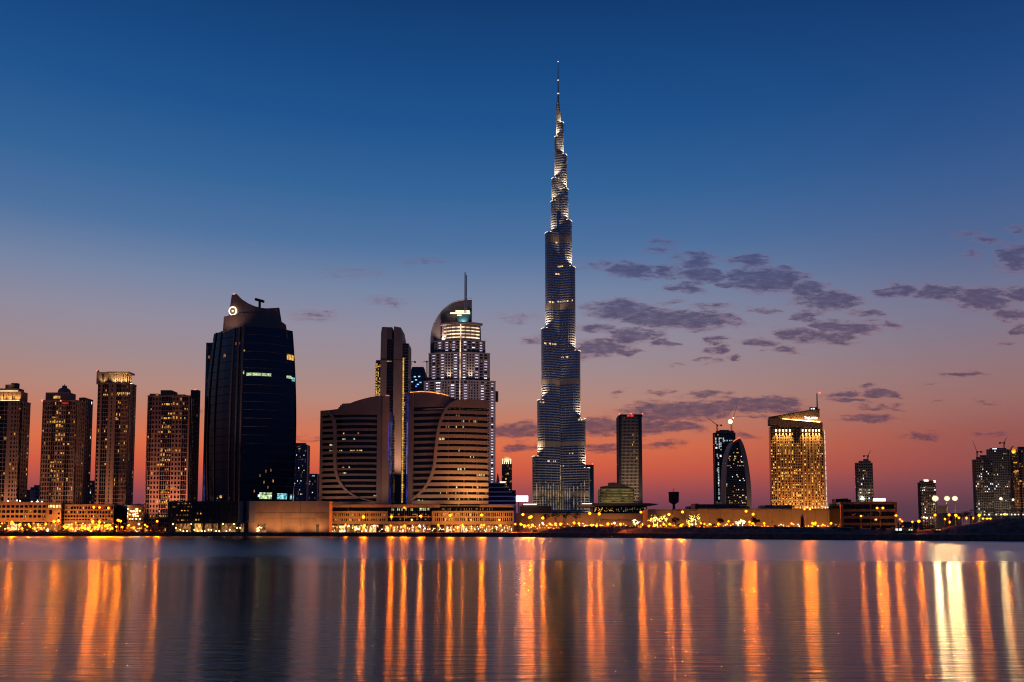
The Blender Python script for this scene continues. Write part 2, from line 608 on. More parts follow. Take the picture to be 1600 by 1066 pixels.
# ---------------------------------------------------------------- water, land, bank
def shore_py(px):
    P = [(-900, 836.5), (0, 838), (500, 838.2), (800, 839.2), (1000, 841), (1200, 843), (1400, 844.6), (1600, 846), (2500, 853)]
    for (a, b), (c, d) in zip(P, P[1:]):
        if px <= c:
            return b + (d - b) * (px - a) / (c - a)
    return P[-1][1]


def shore(px, off=0.0, z=0.0):
    x, y, _ = on_z(px, shore_py(px), 0.0)
    return x * (1 + off / y), y + off, z


LAND = 2.5
b = MB()
b.add([(-9000, -1500, 0), (9000, -1500, 0), (9000, 1500, 0), (-9000, 1500, 0)], [(0, 1, 2, 3)])
m = bpy.data.materials.new("lake_water")
m.use_nodes = True
t = NT(m.node_tree)
bs = t.n("ShaderNodeBsdfAnisotropic", distribution="BECKMANN")      # Gaussian wave slopes
co = t.n("ShaderNodeTexCoord").outputs["Object"]
swell = t.noise(t.vec("MULTIPLY", co, (0.05, 0.09, 1)), 1.0, 2)
zone = t.noise(t.vec("MULTIPLY", co, (0.004, 0.02, 1)), 1.0, 3, 0.6)          # patches of wind on the lake
h1 = t.noise(t.vec("MULTIPLY", co, (0.22, 1.5, 1)), 1.0, 3, 0.6)
h2 = t.noise(t.vec("MULTIPLY", co, (0.9, 5.5, 1)), 1.0, 2, 0.6)
hh = t.math("ADD", t.math("MULTIPLY", h1, WAVE1), t.math("MULTIPLY", h2, WAVE2))
bn = t.n("ShaderNodeBump")
bn.inputs["Strength"].default_value = 1.0
bn.inputs["Distance"].default_value = 1.0
t.set(bn.inputs["Height"], hh)
t.set(bs.inputs["Normal"], bn.outputs[0])
tg = t.n("ShaderNodeCombineXYZ")
tg.inputs[0].default_value = 1.0
t.set(bs.inputs["Tangent"], tg.outputs[0])
sy = t.n("ShaderNodeSeparateXYZ")
t.set(sy.inputs[0], co)
ruffle = step_in(t, t.math("MULTIPLY_ADD", zone, 110.0, sy.outputs[1]), 140.0, 235.0)      # wind-ruffled water farther out
t.set(bs.inputs["Anisotropy"], t.math("MULTIPLY_ADD", ruffle, -0.35, 0.4))                        # ripples run across the lake, their slopes along it
calm = t.math("MULTIPLY_ADD", step_in(t, zone, .3, .7), ROUGH1 - ROUGH0, ROUGH0)
t.set(bs.inputs["Roughness"], t.math("MULTIPLY_ADD", ruffle, t.math("SUBTRACT", FAR_ROUGH, calm), calm))
fr = t.n("ShaderNodeFresnel")
fr.inputs[0].default_value = 1.33
t.set(fr.inputs["Normal"], bn.outputs[0])
deep = t.n("ShaderNodeBsdfDiffuse")
deep.inputs[0].default_value = (0.006, 0.012, 0.02, 1)
mx = t.n("ShaderNodeMixShader")
t.set(mx.inputs[0], t.math("MULTIPLY", fr.outputs[0], 0.95))
t.set(mx.inputs[1], deep.outputs[0])
t.set(mx.inputs[2], bs.outputs[0])
m.node_tree.links.new(mx.outputs[0], m.node_tree.nodes["Material Output"].inputs[0])
water = b.build("water", m)
tag(water, "dark rippled lake water streaked with reflected lights", kind="structure")

DIRT = mat("dry_earth", (0.2, 0.13, 0.1), 0.95, var=0.45, scale=0.35, bump=0.5)
QUAY = mat("quay_concrete", (0.15, 0.12, 0.105), 0.9, var=0.35, scale=0.4, bump=0.4)
SAND = mat("sandy_ground", (0.26, 0.2, 0.14), 0.95, var=0.3, scale=0.05)
PAVE = mat("promenade_paving", (0.36, 0.29, 0.23), 0.85, var=0.2, scale=0.3)
ASPH = mat("asphalt", (0.05, 0.048, 0.046), 0.85, var=0.2, scale=0.2)
pxs = list(range(-900, 2501, 20))
b = MB()
for p0, p1 in zip(pxs, pxs[1:]):
    a, c = shore(p0), shore(p1)
    fa, fc2 = (a[0] / a[1] * 40000, 40000), (c[0] / c[1] * 40000, 40000)
    b.add([(a[0], a[1] + 1, LAND), (c[0], c[1] + 1, LAND), (*fc2, LAND), (*fa, LAND)], [(0, 1, 2, 3)])
tag(b.build("ground", SAND), "flat sandy city ground behind the lake shore", kind="structure")
b = MB()
for p0, p1 in zip(pxs, pxs[1:]):
    a, c = shore(p0), shore(p1)
    r = random.Random(p0)
    top = LAND + .05
    b.add([(a[0], a[1], -1.5), (c[0], c[1], -1.5), (c[0], c[1] + .5, top), (a[0], a[1] + .5, top), (c[0], c[1] + 1.8, top), (a[0], a[1] + 1.8, top), (c[0], c[1] + 1.8, LAND - .5), (a[0], a[1] + 1.8, LAND - .5)],
          [(0, 1, 2, 3), (3, 2, 4, 5), (5, 4, 6, 7)])
tag(b.build("quay_wall", QUAY), "low dark quay wall along the water's edge", kind="structure")
b = MB()
for p0, p1 in zip(pxs, pxs[1:]):
    if p1 > 880:
        break
    a, c = shore(p0, 2.2), shore(p1, 2.2)
    a2, c2 = shore(p0, 12), shore(p1, 12)
    b.add([(a[0], a[1], LAND + .004), (c[0], c[1], LAND + .004), (c2[0], c2[1], LAND + .004), (a2[0], a2[1], LAND + .004)], [(0, 1, 2, 3)])
tag(b.build("promenade", PAVE), "pale paved promenade behind the quay", kind="structure")
b = MB()
for Y0, Y1, x0, x1 in ((556, 566, -700, -40),):
    b.add([(x0, Y0, LAND + .006), (x1, Y0, LAND + .006), (x1, Y1, LAND + .006), (x0, Y1, LAND + .006)], [(0, 1, 2, 3)])
tag(b.build("road", ASPH), "asphalt road between the promenade and the arcades", kind="structure")

# earth bank along the right half of the shore
RB = random.Random(5)


def bank_h(px):
    P = [(830, 0.0), (850, 1.6), (880, 3.3), (1000, 3.4), (1200, 3.3), (1300, 3.2), (1390, 2.2), (1440, 2.0), (1480, 3.2), (1520, 5.0), (1570, 6.4), (1640, 7.0), (2000, 6), (2500, 5)]
    for (a, b_), (c, d) in zip(P, P[1:]):
        if px <= c:
            return b_ + (d - b_) * (px - a) / (c - a)
    return P[-1][1]


prof = [(1.6, 0.0, 0), (4, .05, .1), (6.5, .12, .3), (9, .42, .5), (12, .68, .8), (15, .93, .8), (18, 1.0, .7), (22, .96, .7), (27, .6, .6), (33, .2, .3), (38, 0, 0)]
b = MB()
bpx = [830 + 4 * i for i in range(300)]
ns = [[(sin(i * .31 + j * 1.3) + sin(i * .117 + j * .7) * 1.2 + RB.uniform(-1, 1) * .9) * .22 for j in range(len(prof))] for i in range(len(bpx))]
V = []
for i, px in enumerate(bpx):
    h = bank_h(px)
    for j, (off, k, a) in enumerate(prof):
        x, y, _ = shore(px, off)
        V.append((x + RB.uniform(-.3, .3), y, LAND + .02 + h * k + (ns[i][j] * a * min(1, h / 3) * 1.6 if 0 < j < len(prof) - 1 else 0)))
N = len(prof)
b.add(V, [(i * N + j, (i + 1) * N + j, (i + 1) * N + j + 1, i * N + j + 1) for i in range(len(bpx) - 1) for j in range(N - 1)])
tag(b.build("earth_bank", DIRT, smooth=True), "long bank of bare dark earth along the right shore", kind="structure")


def bank_z(px, off):
    h = bank_h(px)
    for (a, k, _), (c, k2, _) in zip(prof, prof[1:]):
        if off <= c:
            return LAND + h * (k + (k2 - k) * max(0, off - a) / (c - a))
    return LAND


# riprap stones at the foot of the quay
b = MB()
ROCK = random.Random(8)
for i in range(620):
    px = ROCK.uniform(-60, 1660)
    x, y, _ = shore(px, ROCK.uniform(-1.6, .1))
    s = ROCK.uniform(.25, .8)
    n0 = len(b.v)
    b.ball((x, y, ROCK.uniform(-.1, .35)), s * ROCK.uniform(.8, 1.6), s, s * ROCK.uniform(.6, 1), 6, 4)
    b.v[n0:] = [(p[0] + ROCK.uniform(-.15, .15), p[1] + ROCK.uniform(-.15, .15), p[2] + ROCK.uniform(-.12, .12)) for p in b.v[n0:]]
tag(b.build("riprap", QUAY), "dark riprap stones at the foot of the quay wall", kind="stuff")

# ---------------------------------------------------------------- towers on the left
def zones_px(B, zs):
    return [(B.T(a), B.T(b_), k, n, *r) for a, b_, k, n, *r in zs]


def plain_tower(B, top, zs, nf, seed, wall_m=STONE, glass_m=G_DARK, lp=.1, side=None, left=None, lmats=(L_WARM, L_YEL, L_DIM), rows=None, base=0.0, pier=.38, span=.36, side_lp=None, name="window_grid", sidemat=None):
    r = random.Random(seed)
    z1 = B.Z(top)
    g = MB()
    g.prism(B.core_poly(), base, z1 - .3)
    g.build("glass_core", glass_m, B.root)
    wl, lt = MB(), MB()
    facade(wl, lt, B.front, zones_px(B, zs), base, z1, nf, r, lp, pier, span, range(len(lmats)), rows)
    facade(wl, lt, B.right, side or [(0, 1, "w", 4)], base, z1, nf, r, lp if side_lp is None else side_lp, pier, span, range(len(lmats)))
    facade(wl, lt, B.left, left or [(0, 1, "w", 4)], base, z1, nf, r, lp if side_lp is None else side_lp, pier, span, range(len(lmats)))
    wl.build(name, wall_m, B.root, "stuff")
    if lt.v:
        lt.build("lit_window", list(lmats), B.root, "stuff")
    rf = MB()
    rf.prism([(-B.w / 2 - .1, -.1)] + [B.front.pt(i / 12, .12) for i in range(1, 12)] * (1 if B.front.h else 0) + [(B.w / 2 + .1, -.1), (B.w / 2 + .1, B.depth + .1), (-B.w / 2 - .1, B.depth + .1)], z1, z1 + 1.0)
    rf.build("parapet", sidemat or wall_m, B.root)
    return z1


def block(B, name, m, px0, px1, py_top, py_bot, y0, y1, **k):
    q = MB()
    pm = (py_top + py_bot) / 2
    q.box(B.X(px0, pm), B.X(px1, pm), y0, y1, B.Z(py_bot), B.Z(py_top))
    return q.build(name, m, B.root, **k)


def beacon(B, px, py, y=0.5, r=.7):
    q = MB()
    q.ball((B.X(px, py), y, B.Z(py)), r, r, r, 6, 4)
    return q.build("red_beacon", L_RED, B.root)


# --- tower with the glowing crown at the far left edge
A = Building("apartment_tower", "stone apartment tower with glowing stepped crown, cut by the left photo edge", "tower", -34, 27, 650, 13, "stone apartment towers on the left shore")
zA = plain_tower(A, 628, [(-34, -14, "w", 3), (-14, -4, "g", 2), (-4, 6, "g", 2), (6, 11, "s", 1), (11, 16, "w", 1), (16, 21, "w", 1), (21, 27, "w", 2)], 30, 11, STONE, lp=.05, side_lp=.28, lmats=(L_WARM, L_YEL, L_DIM), pier=.5, span=.42)
q = MB(); q.box(A.X(-28), A.X(24), 1.5, 11, zA + 1, A.Z(611)); q.build("crown_wall", STONE, A.root)
q = MB()
for p in range(-26, 24, 7):
    q.box(A.X(p), A.X(p + 2.2), .9, 1.6, zA + 1, A.Z(612))
q.build("crown_pilaster", STONE, A.root, "stuff")
q = MB(); q.box(A.X(-12), A.X(19), 3, 10, A.Z(611), A.Z(606)); q.build("crown_tier", STONE, A.root)
q = MB(); q.prism([(A.X(5) + 5.5 * cos(i * pi / 5), 6 + 3.4 * sin(i * pi / 5)) for i in range(10)], A.Z(606), A.Z(600)); q.box(A.X(4), A.X(14), 5, 8, A.Z(600), A.Z(597)); q.build("crown_lantern", STONE_D, A.root)
q = MB(); q.box(A.X(-12), A.X(18), 2.2, 2.6, A.Z(611), A.Z(610)); q.box(A.X(-26), A.X(23), .5, .8, zA + 1.05, zA + 1.5); q.build("cornice_light", L_STRIP, A.root)
for p in (-20, -4, 8, 20):
    A.flood(A.X(p), -1.2, zA + .9, (A.X(p), 4, A.Z(606)), 3200, (1, .56, .16), 110)

# --- tower with the dome
Bt = Building("apartment_tower", "stone apartment tower with a small dark dome, second from the left", "tower", 61, 115, 650, 13, "stone apartment towers on the left shore")
zB = plain_tower(Bt, 627, [(61, 68, "w", 2, .4), (68, 76, "w", 2, .5), (76, 82, "g", 2, 2), (82, 91, "w", 2, 3.2), (91, 98, "w", 2, 1.6), (98, 105, "g", 2, .2), (105, 115, "w", 4, .4)], 29, 12, STONE, lp=.12, side_lp=.14, rows={24: .6, 13: .45, 12: .4, 15: .4}, pier=.32, span=.3)
block(Bt, "upper_storey", STONE, 70, 107, 613, 627, 1, 11)
block(Bt, "lit_window", L_YEL, 83, 93, 618.5, 622.5, .6, 1.2)
q = MB()
cxd, cyd = Bt.X(88), 6
for k in range(6):
    a0, a1 = k * pi / 12, (k + 1) * pi / 12
    r0, r1, h0, h1_ = 4.6 * cos(a0), 4.6 * cos(a1), 3.2 * sin(a0), 3.2 * sin(a1)
    ring = lambda r_, h_: [(cxd + r_ * cos(i * pi / 8), cyd + r_ * sin(i * pi / 8), Bt.Z(610) + h_) for i in range(16)]
    q.add(ring(r0, h0) + ring(max(r1, .05), h1_), [(i, (i + 1) % 16, (i + 1) % 16 + 16, i + 16) for i in range(16)])
q.prism([(cxd + 4.7 * cos(i * pi / 8), cyd + 4.7 * sin(i * pi / 8)) for i in range(16)], Bt.Z(613), Bt.Z(610))
q.build("dome", CLAD_G, Bt.root)
q = MB(); q.box(cxd - 1.3, cxd + 1.3, cyd - 1.3, cyd + 1.3, Bt.Z(604.5), Bt.Z(601)); q.tube([(cxd, cyd, Bt.Z(601)), (cxd, cyd, Bt.Z(598.5))], .3); q.build("finial", STONE_D, Bt.root)
beacon(Bt, 66, 626, 0); beacon(Bt, 95, 626.3, 0, .6)
q = MB(); q.box(Bt.X(92), Bt.X(101), -.3, .2, Bt.Z(631.5), Bt.Z(628.5)); q.build("red_sign_light", glow("dim_red_sign", (1, .06, .04), .35), Bt.root)
Bw = Building("apartment_tower", "narrow dark apartment tower directly behind the domed tower's right side", "tower", 118, 127, 700, 14, "stone apartment towers on the left shore")
plain_tower(Bw, 623, [(118, 122, "w", 2), (122, 127, "w", 2)], 30, 13, STONE_D, lp=.1, side_lp=.22, lmats=(L_WARM, L_DIM, L_COOL))
beacon(Bw, 122, 621, 3, .6)

# --- tallest stone tower
Ct = Building("apartment_tower", "tallest stone apartment tower on the left, with floodlit flat crown", "tower", 147, 197, 655, 12, "stone apartment towers on the left shore")
zC = plain_tower(Ct, 600, [(147, 152, "w", 1, .5), (152, 154, "s", 1), (154, 164, "g", 3, .55), (164, 168, "s", 1), (168, 171, "w", 1, .4), (171, 176, "s", 1), (176, 184, "g", 3, .8), (184, 190, "w", 3, .5), (190, 197, "w", 3, .6)], 36, 14, STONE, lp=.09, side_lp=.16, rows={33: .5, 34: .2, 27: .3, 24: .25, 12: .45}, pier=.4, span=.36)
block(Ct, "crown_wall", STONE, 151, 168, 581, 600, 1, 10)
block(Ct, "crown_recess", DARK, 158, 162, 585, 597, .8, 1.1)
block(Ct, "crown_core", CLAD, 168, 196, 583, 600, 2.2, 10)
block(Ct, "crown_slab", STONE, 166, 201, 580.5, 583, .6, 11)
q = MB()
for i in range(9):
    p = 170 + i * 3.35
    q.box(Ct.X(p), Ct.X(p + 1.1), 1.2, 2.1, Ct.Z(599), Ct.Z(583.2))
q.build("crown_fin", STONE, Ct.root, "stuff")
q = MB(); q.box(Ct.X(169), Ct.X(200), .5, .9, Ct.Z(599.6), Ct.Z(598.6)); q.build("cornice_light", L_STRIP, Ct.root)
for p, pw in ((154, 1800), (173, 3000), (182, 3000), (191, 3000), (199, 1600)):
    Ct.flood(Ct.X(p), -1.4, zC + .9, (Ct.X(p), 2, Ct.Z(588)), pw, (1, .72, .3), 110)
q = MB()
for i in range(7):
    q.box(Ct.X(178 + i * 3), Ct.X(179.6 + i * 3), -.2, .1, Ct.Z(616), Ct.Z(613.4))
q.build("lit_balcony", L_YEL, Ct.root, "stuff")
block(Ct, "parapet_corner", STONE, 150, 152, 578, 600, .8, 3)
beacon(Ct, 150.6, 579, 1, .5)

# --- pink stone tower next to the black one
Dt = Building("apartment_tower", "broad pink stone apartment tower beside the black glass tower, with small square windows", "tower", 226, 294, 592, 15, "stone apartment towers on the left shore")
zD = plain_tower(Dt, 620, [(226, 233, "g", 2, .2), (233, 248, "w", 3, .8), (248, 265, "g", 5, 2.6), (265, 281, "w", 3, .9), (281, 290, "g", 3, .7), (290, 294, "s", 1)], 29, 15, STONE_B, lp=.1, side_lp=.12, rows={24: .45, 25: .2, 17: .3, 23: .2, 3: .4, 6: .3, 9: .3}, pier=.44, span=.42)
block(Dt, "roof_storey", STONE_B, 233, 247, 615, 620, .8, 12)
block(Dt, "penthouse", STONE_B, 249, 266, 609, 620, 2, 13)
block(Dt, "roof_storey", STONE_B, 266, 288, 616, 620, 1.2, 13)
block(Dt, "rear_fin", STONE_D, 282.5, 295, 604, 814, 15.2, 19)
block(Dt, "lit_window", L_YEL, 243.5, 247, 616.5, 619.5, .2, .7)
beacon(Dt, 291, 603, 17, .6)
Dt.flood(Dt.X(238), -24, 1, (Dt.X(255), 0, 60), 62000, (1, .42, .24), 100)  # ground lamps added to brighten the pink facade
Dt.flood(Dt.X(284), -24, 1, (Dt.X(275), 0, 60), 62000, (1, .42, .24), 100)
for TB, pw in ((A, 33000), (Bt, 28000), (Ct, 36000)):  # unseen lamps added behind the arcade row to brighten the stone towers
    TB.flood(-12, -22, 1, (0, 0, 55), pw, (1, .45, .22), 100)
    TB.flood(14, -22, 1, (4, 0, 85), pw * 1.6, (1, .46, .25), 80)

# --- slender tower half hidden by the black one
E = Building("slender_tower", "slim grey tower showing as a strip along the black tower's left side", "tower", 316, 340, 900, 22)
plain_tower(E, 537, [(316, 319, "s", 1), (319, 330, "g", 3), (330, 340, "w", 3)], 48, 16, CLAD_G, G_BLUE, lp=.09, lmats=(L_DIM, L_WARM))
q = MB(); q.box(E.X(317.5), E.X(326), -.5, -.1, 0, E.Z(725)); q.build("blue_light_panel", glow("dim_blue_panel", (.12, .14, .8), .16, .6, .08), E.root)

# ---------------------------------------------------------------- black glass tower
K = Building("glass_office_tower", "bulging black glass office tower with beige crown and glowing ring emblem", "tower", 318, 461, 575, 40)
zK0, zK1 = K.Z(786), K.Z(513)
TRIM = mat("dark_bronze_trim", (.1, .08, .075), .5)
kx = K.X(389)


def barrel(x, y, z):
    tz = min(1.0, max(0.0, (z - zK0) / (zK1 - zK0)))
    k = 0.935 + 0.27 * tz - 0.345 * tz * tz
    kx = K.X(380 + 8 * tz)
    return kx + (x - kx) * k, 20 + (y - 20) * (0.9 + 0.1 * k), z


cor = (K.X(379), -6.0)
xd = lambda px, y: at(px, K.ref, K.Y + y)[0] - K.cx
fL = Face((xd(316, 16), 16), cor, 1.0, 6)
fR = Face(cor, (xd(461.5, 9), 9), 5.0, 12)
body = MB(barrel)
pl = [fL.pt(i / 5, -.7) for i in range(6)] + [fR.pt(i / 10, -.7) for i in range(1, 11)] + [(xd(456, 38), 38), (xd(322, 38), 38)]
body.prism(pl, 0, zK1, 0, 24)
body.build("core", DARK, K.root)
NFL = 21
rk = random.Random(31)
for j in range(NFL):
    z0, z1 = zK0 + (zK1 - zK0) * j / NFL, zK0 + (zK1 - zK0) * (j + 1) / NFL
    slope = 1.0
    for fc, m_ in ((fL, G_NAVY), (fR, G_NAVY)):
        p = MB(barrel)
        tilt = rk.uniform(-.012, .012)
        for i in range(8 if fc is fR else 4):
            n = 8 if fc is fR else 4
            a0, a1 = fc.pt(i / n, -.12 + tilt), fc.pt((i + 1) / n, -.12 + tilt)
            b0, b1 = fc.pt(i / n, -.12 - tilt), fc.pt((i + 1) / n, -.12 - tilt)
            p.add([(*a0, z0 + .18), (*a1, z0 + .18), (*b1, z1 - .18), (*b0, z1 - .18)], [(0, 1, 2, 3)])
        p.build("glass_panel", m_, K.root)
    q = MB(barrel)
    q.fbox(fR, .02, 1, z1 - .2, z1 + .12, .14, -.6, 10)
    q.build("floor_trim", TRIM, K.root)
for t_, wd in ((.10, .02), (.3, .02), (.72, .03), (.87, .03), (.985, .03)):
    q = MB(barrel)
    n = 20
    for k_ in range(n):
        q.fbox(fL, t_ - wd / 2, t_ + wd / 2, zK0 + (zK1 - zK0) * k_ / n, zK0 + (zK1 - zK0) * (k_ + 1) / n, .5, -.6, 1)
    q.build("vertical_rib", TRIM if t_ > .5 else DARK, K.root)
q = MB(barrel)
for k_ in range(20):
    q.fbox(fR, .985, 1.0, zK0 + (zK1 - zK0) * k_ / 20, zK0 + (zK1 - zK0) * (k_ + 1) / 20, .4, -.6, 1)
q.build("vertical_rib", DARK, K.root)


def lit_panel(px0, px1, py0, py1, m_, fc=None, n=6):
    fc = fc or fR
    tt = lambda px: (K.X(px) - fc.A[0]) / (fc.B[0] - fc.A[0])
    q = MB(barrel)
    kf = 1.0
    q.fquad(fc, tt(px0), tt(px1), K.Z(py1), K.Z(py0), .03, 0, n)
    return q.build("lit_window", m_, K.root)


lit_panel(444, 457.5, 551, 560, L_YEL)
lit_panel(384, 419, 585, 589.5, L_GREEN)
lit_panel(442, 450, 585, 589.5, L_GREEN)
lit_panel(450, 457.5, 587, 593, L_CYAN)
lit_panel(406, 424, 770, 780, L_GREEN)
lit_panel(432, 447, 771, 780, L_CYAN)
lit_panel(452, 458, 772, 780, L_CYAN)
lit_panel(404, 407, 773, 777, L_COOL)
for a_, b_, c_, d_, mm in ((361, 364, 536, 540, L_DIM), (369, 371, 537, 540, L_DIM), (379.5, 381.5, 549, 552, L_YEL), (336, 341, 551, 556, L_DIM), (379.5, 381.5, 582, 587, L_GREEN), (332, 334, 777, 779, L_WARM), (338, 343, 774, 778, L_WARM), (357, 359, 777, 779, L_WARM)):
    lit_panel(a_, b_, c_, d_, mm, fL, 1)
q = MB(barrel)
for (a_, c_, mm) in ((405, 742, 0), (413, 735, 0), (417, 760, 0), (424, 750, 1), (420, 733, 1), (398, 766, 0), (411, 752, 1)):
    tt = (K.X(a_) - fR.A[0]) / (fR.B[0] - fR.A[0])
    q.fquad(fR, tt, tt + .018, K.Z(c_ + 4), K.Z(c_), .03, mm, 1)
q.build("lit_window", [L_DIM, L_WARM], K.root, "stuff")

# crown: lower ring and swept upper wall


def crown_plate(prof, y0, y1, bulge, name, m_):
    """Front profile in photo pixels; the wall curves back towards its ends."""
    q = MB()
    xs = [K.X(p[0], p[1]) for p in prof]
    x0, x1 = min(xs), max(xs)
    yb = lambda x: y0 + bulge * ((x - (x0 + x1) / 2) / ((x1 - x0) / 2)) ** 2
    k = len(prof)
    V = [(x, yb(x), K.Z(p[1])) for x, p in zip(xs, prof)] + [(at(p[0], p[1], K.Y + y1)[0] - K.cx + (1.5 if p[0] < 395 else -1.5), y1, K.Z(p[1])) for x, p in zip(xs, prof)]
    F_ = [(i, (i + 1) % k, (i + 1) % k + k, i + k)[::-1] for i in range(k)]
    h = k // 2
    F_ += [(i, i + 1, k - 2 - i, k - 1 - i) for i in range(h - 1)]
    F_ += [(k + i, k + k - 1 - i, k + k - 2 - i, k + i + 1) for i in range(h - 1)]
    q.add(V, F_)
    return q.build(name, m_, K.root)


CROWN = mat("crown_panels", (0.27, 0.19, 0.165), 0.6, var=.1, scale=.1)
bot = [(344, 516), (356, 515.5), (368, 515), (380, 515), (392, 515), (404, 516), (416, 517), (428, 519), (440, 523), (447, 527)]
top = [(346, 492), (356, 491), (368, 489.5), (380, 488), (392, 488), (404, 490), (416, 493), (428, 497), (438, 501), (444, 505)]
crown_plate(bot + top[::-1], 1.2, 34, 4, "crown_ring", CROWN)
bot2 = [(352, 492), (360, 491), (368, 491), (376, 491), (386, 491), (396, 492), (406, 494), (416, 497), (426, 500), (437, 504)]
top2 = [(358, 457.5), (362, 457), (367, 457), (376, 466), (386, 472.5), (396, 477), (406, 479.5), (414, 480), (423, 479), (433, 477.5)]
crown_plate(bot2 + top2[::-1], 2.4, 30, 4, "crown_wall", CROWN)
q = MB()
q.tube([(K.X(399, 470), 10, K.Z(479)), (K.X(399, 470), 10, K.Z(463))], .9, 8)
q.tube([(K.X(392, 463), 10, K.Z(461.5)), (K.X(406, 463), 10, K.Z(465.5))], 1.0, 8)
q.build("roof_mast", DARK, K.root)
# ring emblem
q = MB()
cx_, cz_ = K.X(361, 484), K.Z(484)
R0, r0 = 5.6 * K.m, 1.05 * K.m
for ang in [i * pi / 12 for i in range(24)]:
    pass
ring = [(cx_ + R0 * cos(i * pi / 14), 3.6, cz_ + R0 * 1.18 * sin(i * pi / 14)) for i in range(29)]
q.tube(ring, r0 * .8, 6)
q.ball((cx_, 3.4, cz_), .8 * K.m, .4, 1.3 * K.m, 6, 4)
q.box(cx_ - 1.6 * K.m, cx_ + 1.6 * K.m, 3.3, 3.7, cz_ - .4 * K.m, cz_ + .5 * K.m)
q.build("ring_emblem", glow("emblem_light", (1.0, .78, .5), 3.2), K.root)
beacon(K, 361, 456, 6, .5)
q = MB(); q.tube([(K.X(336), 12, K.Z(513)), (K.X(338), 11, K.Z(510)), (K.X(342), 9, K.Z(511)), (K.X(342), 9, K.Z(513.5))], .3); q.build("roof_rail", DARK, K.root)

# dark podium and plain beige block in front
P = Building("podium_block", "dark podium with grid of steel frames in front of the black tower, shops lit below", "building", 262, 389, 550, 16)
q = MB(); q.box(-P.w / 2, P.w / 2, 3, 16, 0, P.Z(784)); q.build("core", DARK, P.root)
for i in range(22):
    px = 263 + i * 5.8
    if 300 < px < 312:
        continue
    q = MB(); q.box(P.X(px), P.X(px) + (.5 if px < 320 else .35), 0, .5, 4.2, P.Z(783))
    q.build("steel_post", mat("dark_grey_frame", (.07, .06, .06), .6), P.root)
for i, py in enumerate((783.5, 792, 800.5, 809, 816.5)):
    q = MB(); q.box(-P.w / 2, P.w / 2, -.1, .6, P.Z(py) - .22, P.Z(py) + .22)
    q.build("steel_beam", mat("dark_grey_frame", (.07, .06, .06), .6), P.root)
q = MB()
rp = random.Random(77)
for i in range(60):
    px, py = rp.uniform(264, 298), rp.choice((786, 791, 797, 804, 812))
    if rp.random() < .6:
        q.box(P.X(px), P.X(px + rp.uniform(.7, 2.2)), 2.8, 2.95, P.Z(py + 1.6), P.Z(py), rp.randint(0, 1))
for px, py in ((304, 811), (308, 811), (306, 801), (311, 801)):
    q.box(P.X(px), P.X(px + 1.6), 2.8, 2.95, P.Z(py + 2.6), P.Z(py))
q.build("lit_window", [L_WARM, L_DIM], P.root, "stuff")
for a_, b_, m_ in ((273, 279, L_DIM), (279.5, 297, L_DIM), (303, 314.5, L_YEL), (319, 330, L_DIM), (332.5, 339, L_DIM), (345, 367, L_DIM), (375, 380, L_DIM)):
    q = MB(); q.box(P.X(a_), P.X(b_), 2.7, 2.9, .3, P.Z(818.3)); q.build("shop_window", m_, P.root)
q = MB()
for i in range(20):
    px = 270 + i * 5.6 + rp.uniform(-1, 1)
    q.ball((P.X(px), 1.2, P.Z(rp.choice((819, 825, 828, 830)))), .35, .3, .35, 6, 4)
q.build("shop_lamp", glow("shop_lamp", (1, .62, .2), 12), P.root, "stuff")
for a_, b_ in ((372, 380), (385, 389)):
    block(P, "pale_wall", mat("grey_plaster", (.3, .26, .26), .8), a_, b_, 783, 817, -.3, 2.5)
Bx = Building("beige_block", "plain windowless beige block at the water's edge below the black tower", "building", 389, 515, 540, 9)
q = MB(); q.box(-Bx.w / 2, Bx.w / 2, .3, 9, 0, Bx.Z(783.2)); q.build("wall", mat("beige_plaster", (.42, .29, .2), .8, var=.1, scale=.06), Bx.root)
PNL = [mat("beige_wall_panel" + w_, c_, .75, var=.18, scale=.12) for w_, c_ in (("", (.45, .3, .2)), ("_worn", (.39, .265, .18)), ("_pale", (.48, .33, .225)))]
for (a_, b_, c_, d_) in ((399, 470, 783, 801), (470, 515, 783, 801), (399, 440, 801, 809.5), (440, 493, 801, 809.5), (493, 515, 801, 809.5), (418, 440, 809.5, 833), (440, 470, 809.5, 833), (470, 493, 809.5, 833), (499, 515, 809.5, 833)):
    q = MB(); q.box(Bx.X(a_) + .1, Bx.X(b_) - .1, 0, .32, max(.02, Bx.Z(d_) + .1), Bx.Z(c_) - .1); q.build("wall_panel", PNL[int(a_ + c_) % 3], Bx.root)
block(Bx, "pale_wall", mat("grey_plaster", (.3, .26, .26), .8), 389.2, 399, 783, 817, -.05, .35)
block(Bx, "cafe_window", L_DIM, 402, 416, 818.5, 832.5, .1, .28)
q = MB()
for i in range(9):
    q.ball((Bx.X(403 + rp.uniform(0, 12)), -.3, Bx.Z(rp.uniform(820, 831))), .3, .3, .3, 6, 4)
q.build("cafe_lamp", glow("shop_lamp", (1, .62, .2), 12), Bx.root, "stuff")
block(Bx, "doorway", DARK, 494, 498.5, 820, 832.6, -.1, .25)
for px_ in (408, 437, 466, 497):  # washers added in front to brighten the plain wall
    Bx.flood(Bx.X(px_), -7.5, .5, (Bx.X(px_), 0, 12), 3600, (1, .42, .14), 150)

K.flood(K.X(350), -8, K.Z(512), (K.X(352), 3, K.Z(485)), 2500, (1, .6, .45), 120)
for px_ in (366, 400, 430):
    K.flood(K.X(px_), -30, 14.5, (K.X(px_), 3, K.Z(490)), 60000, (1, .62, .48), 34)

# ---------------------------------------------------------------- the pair of curved office blocks


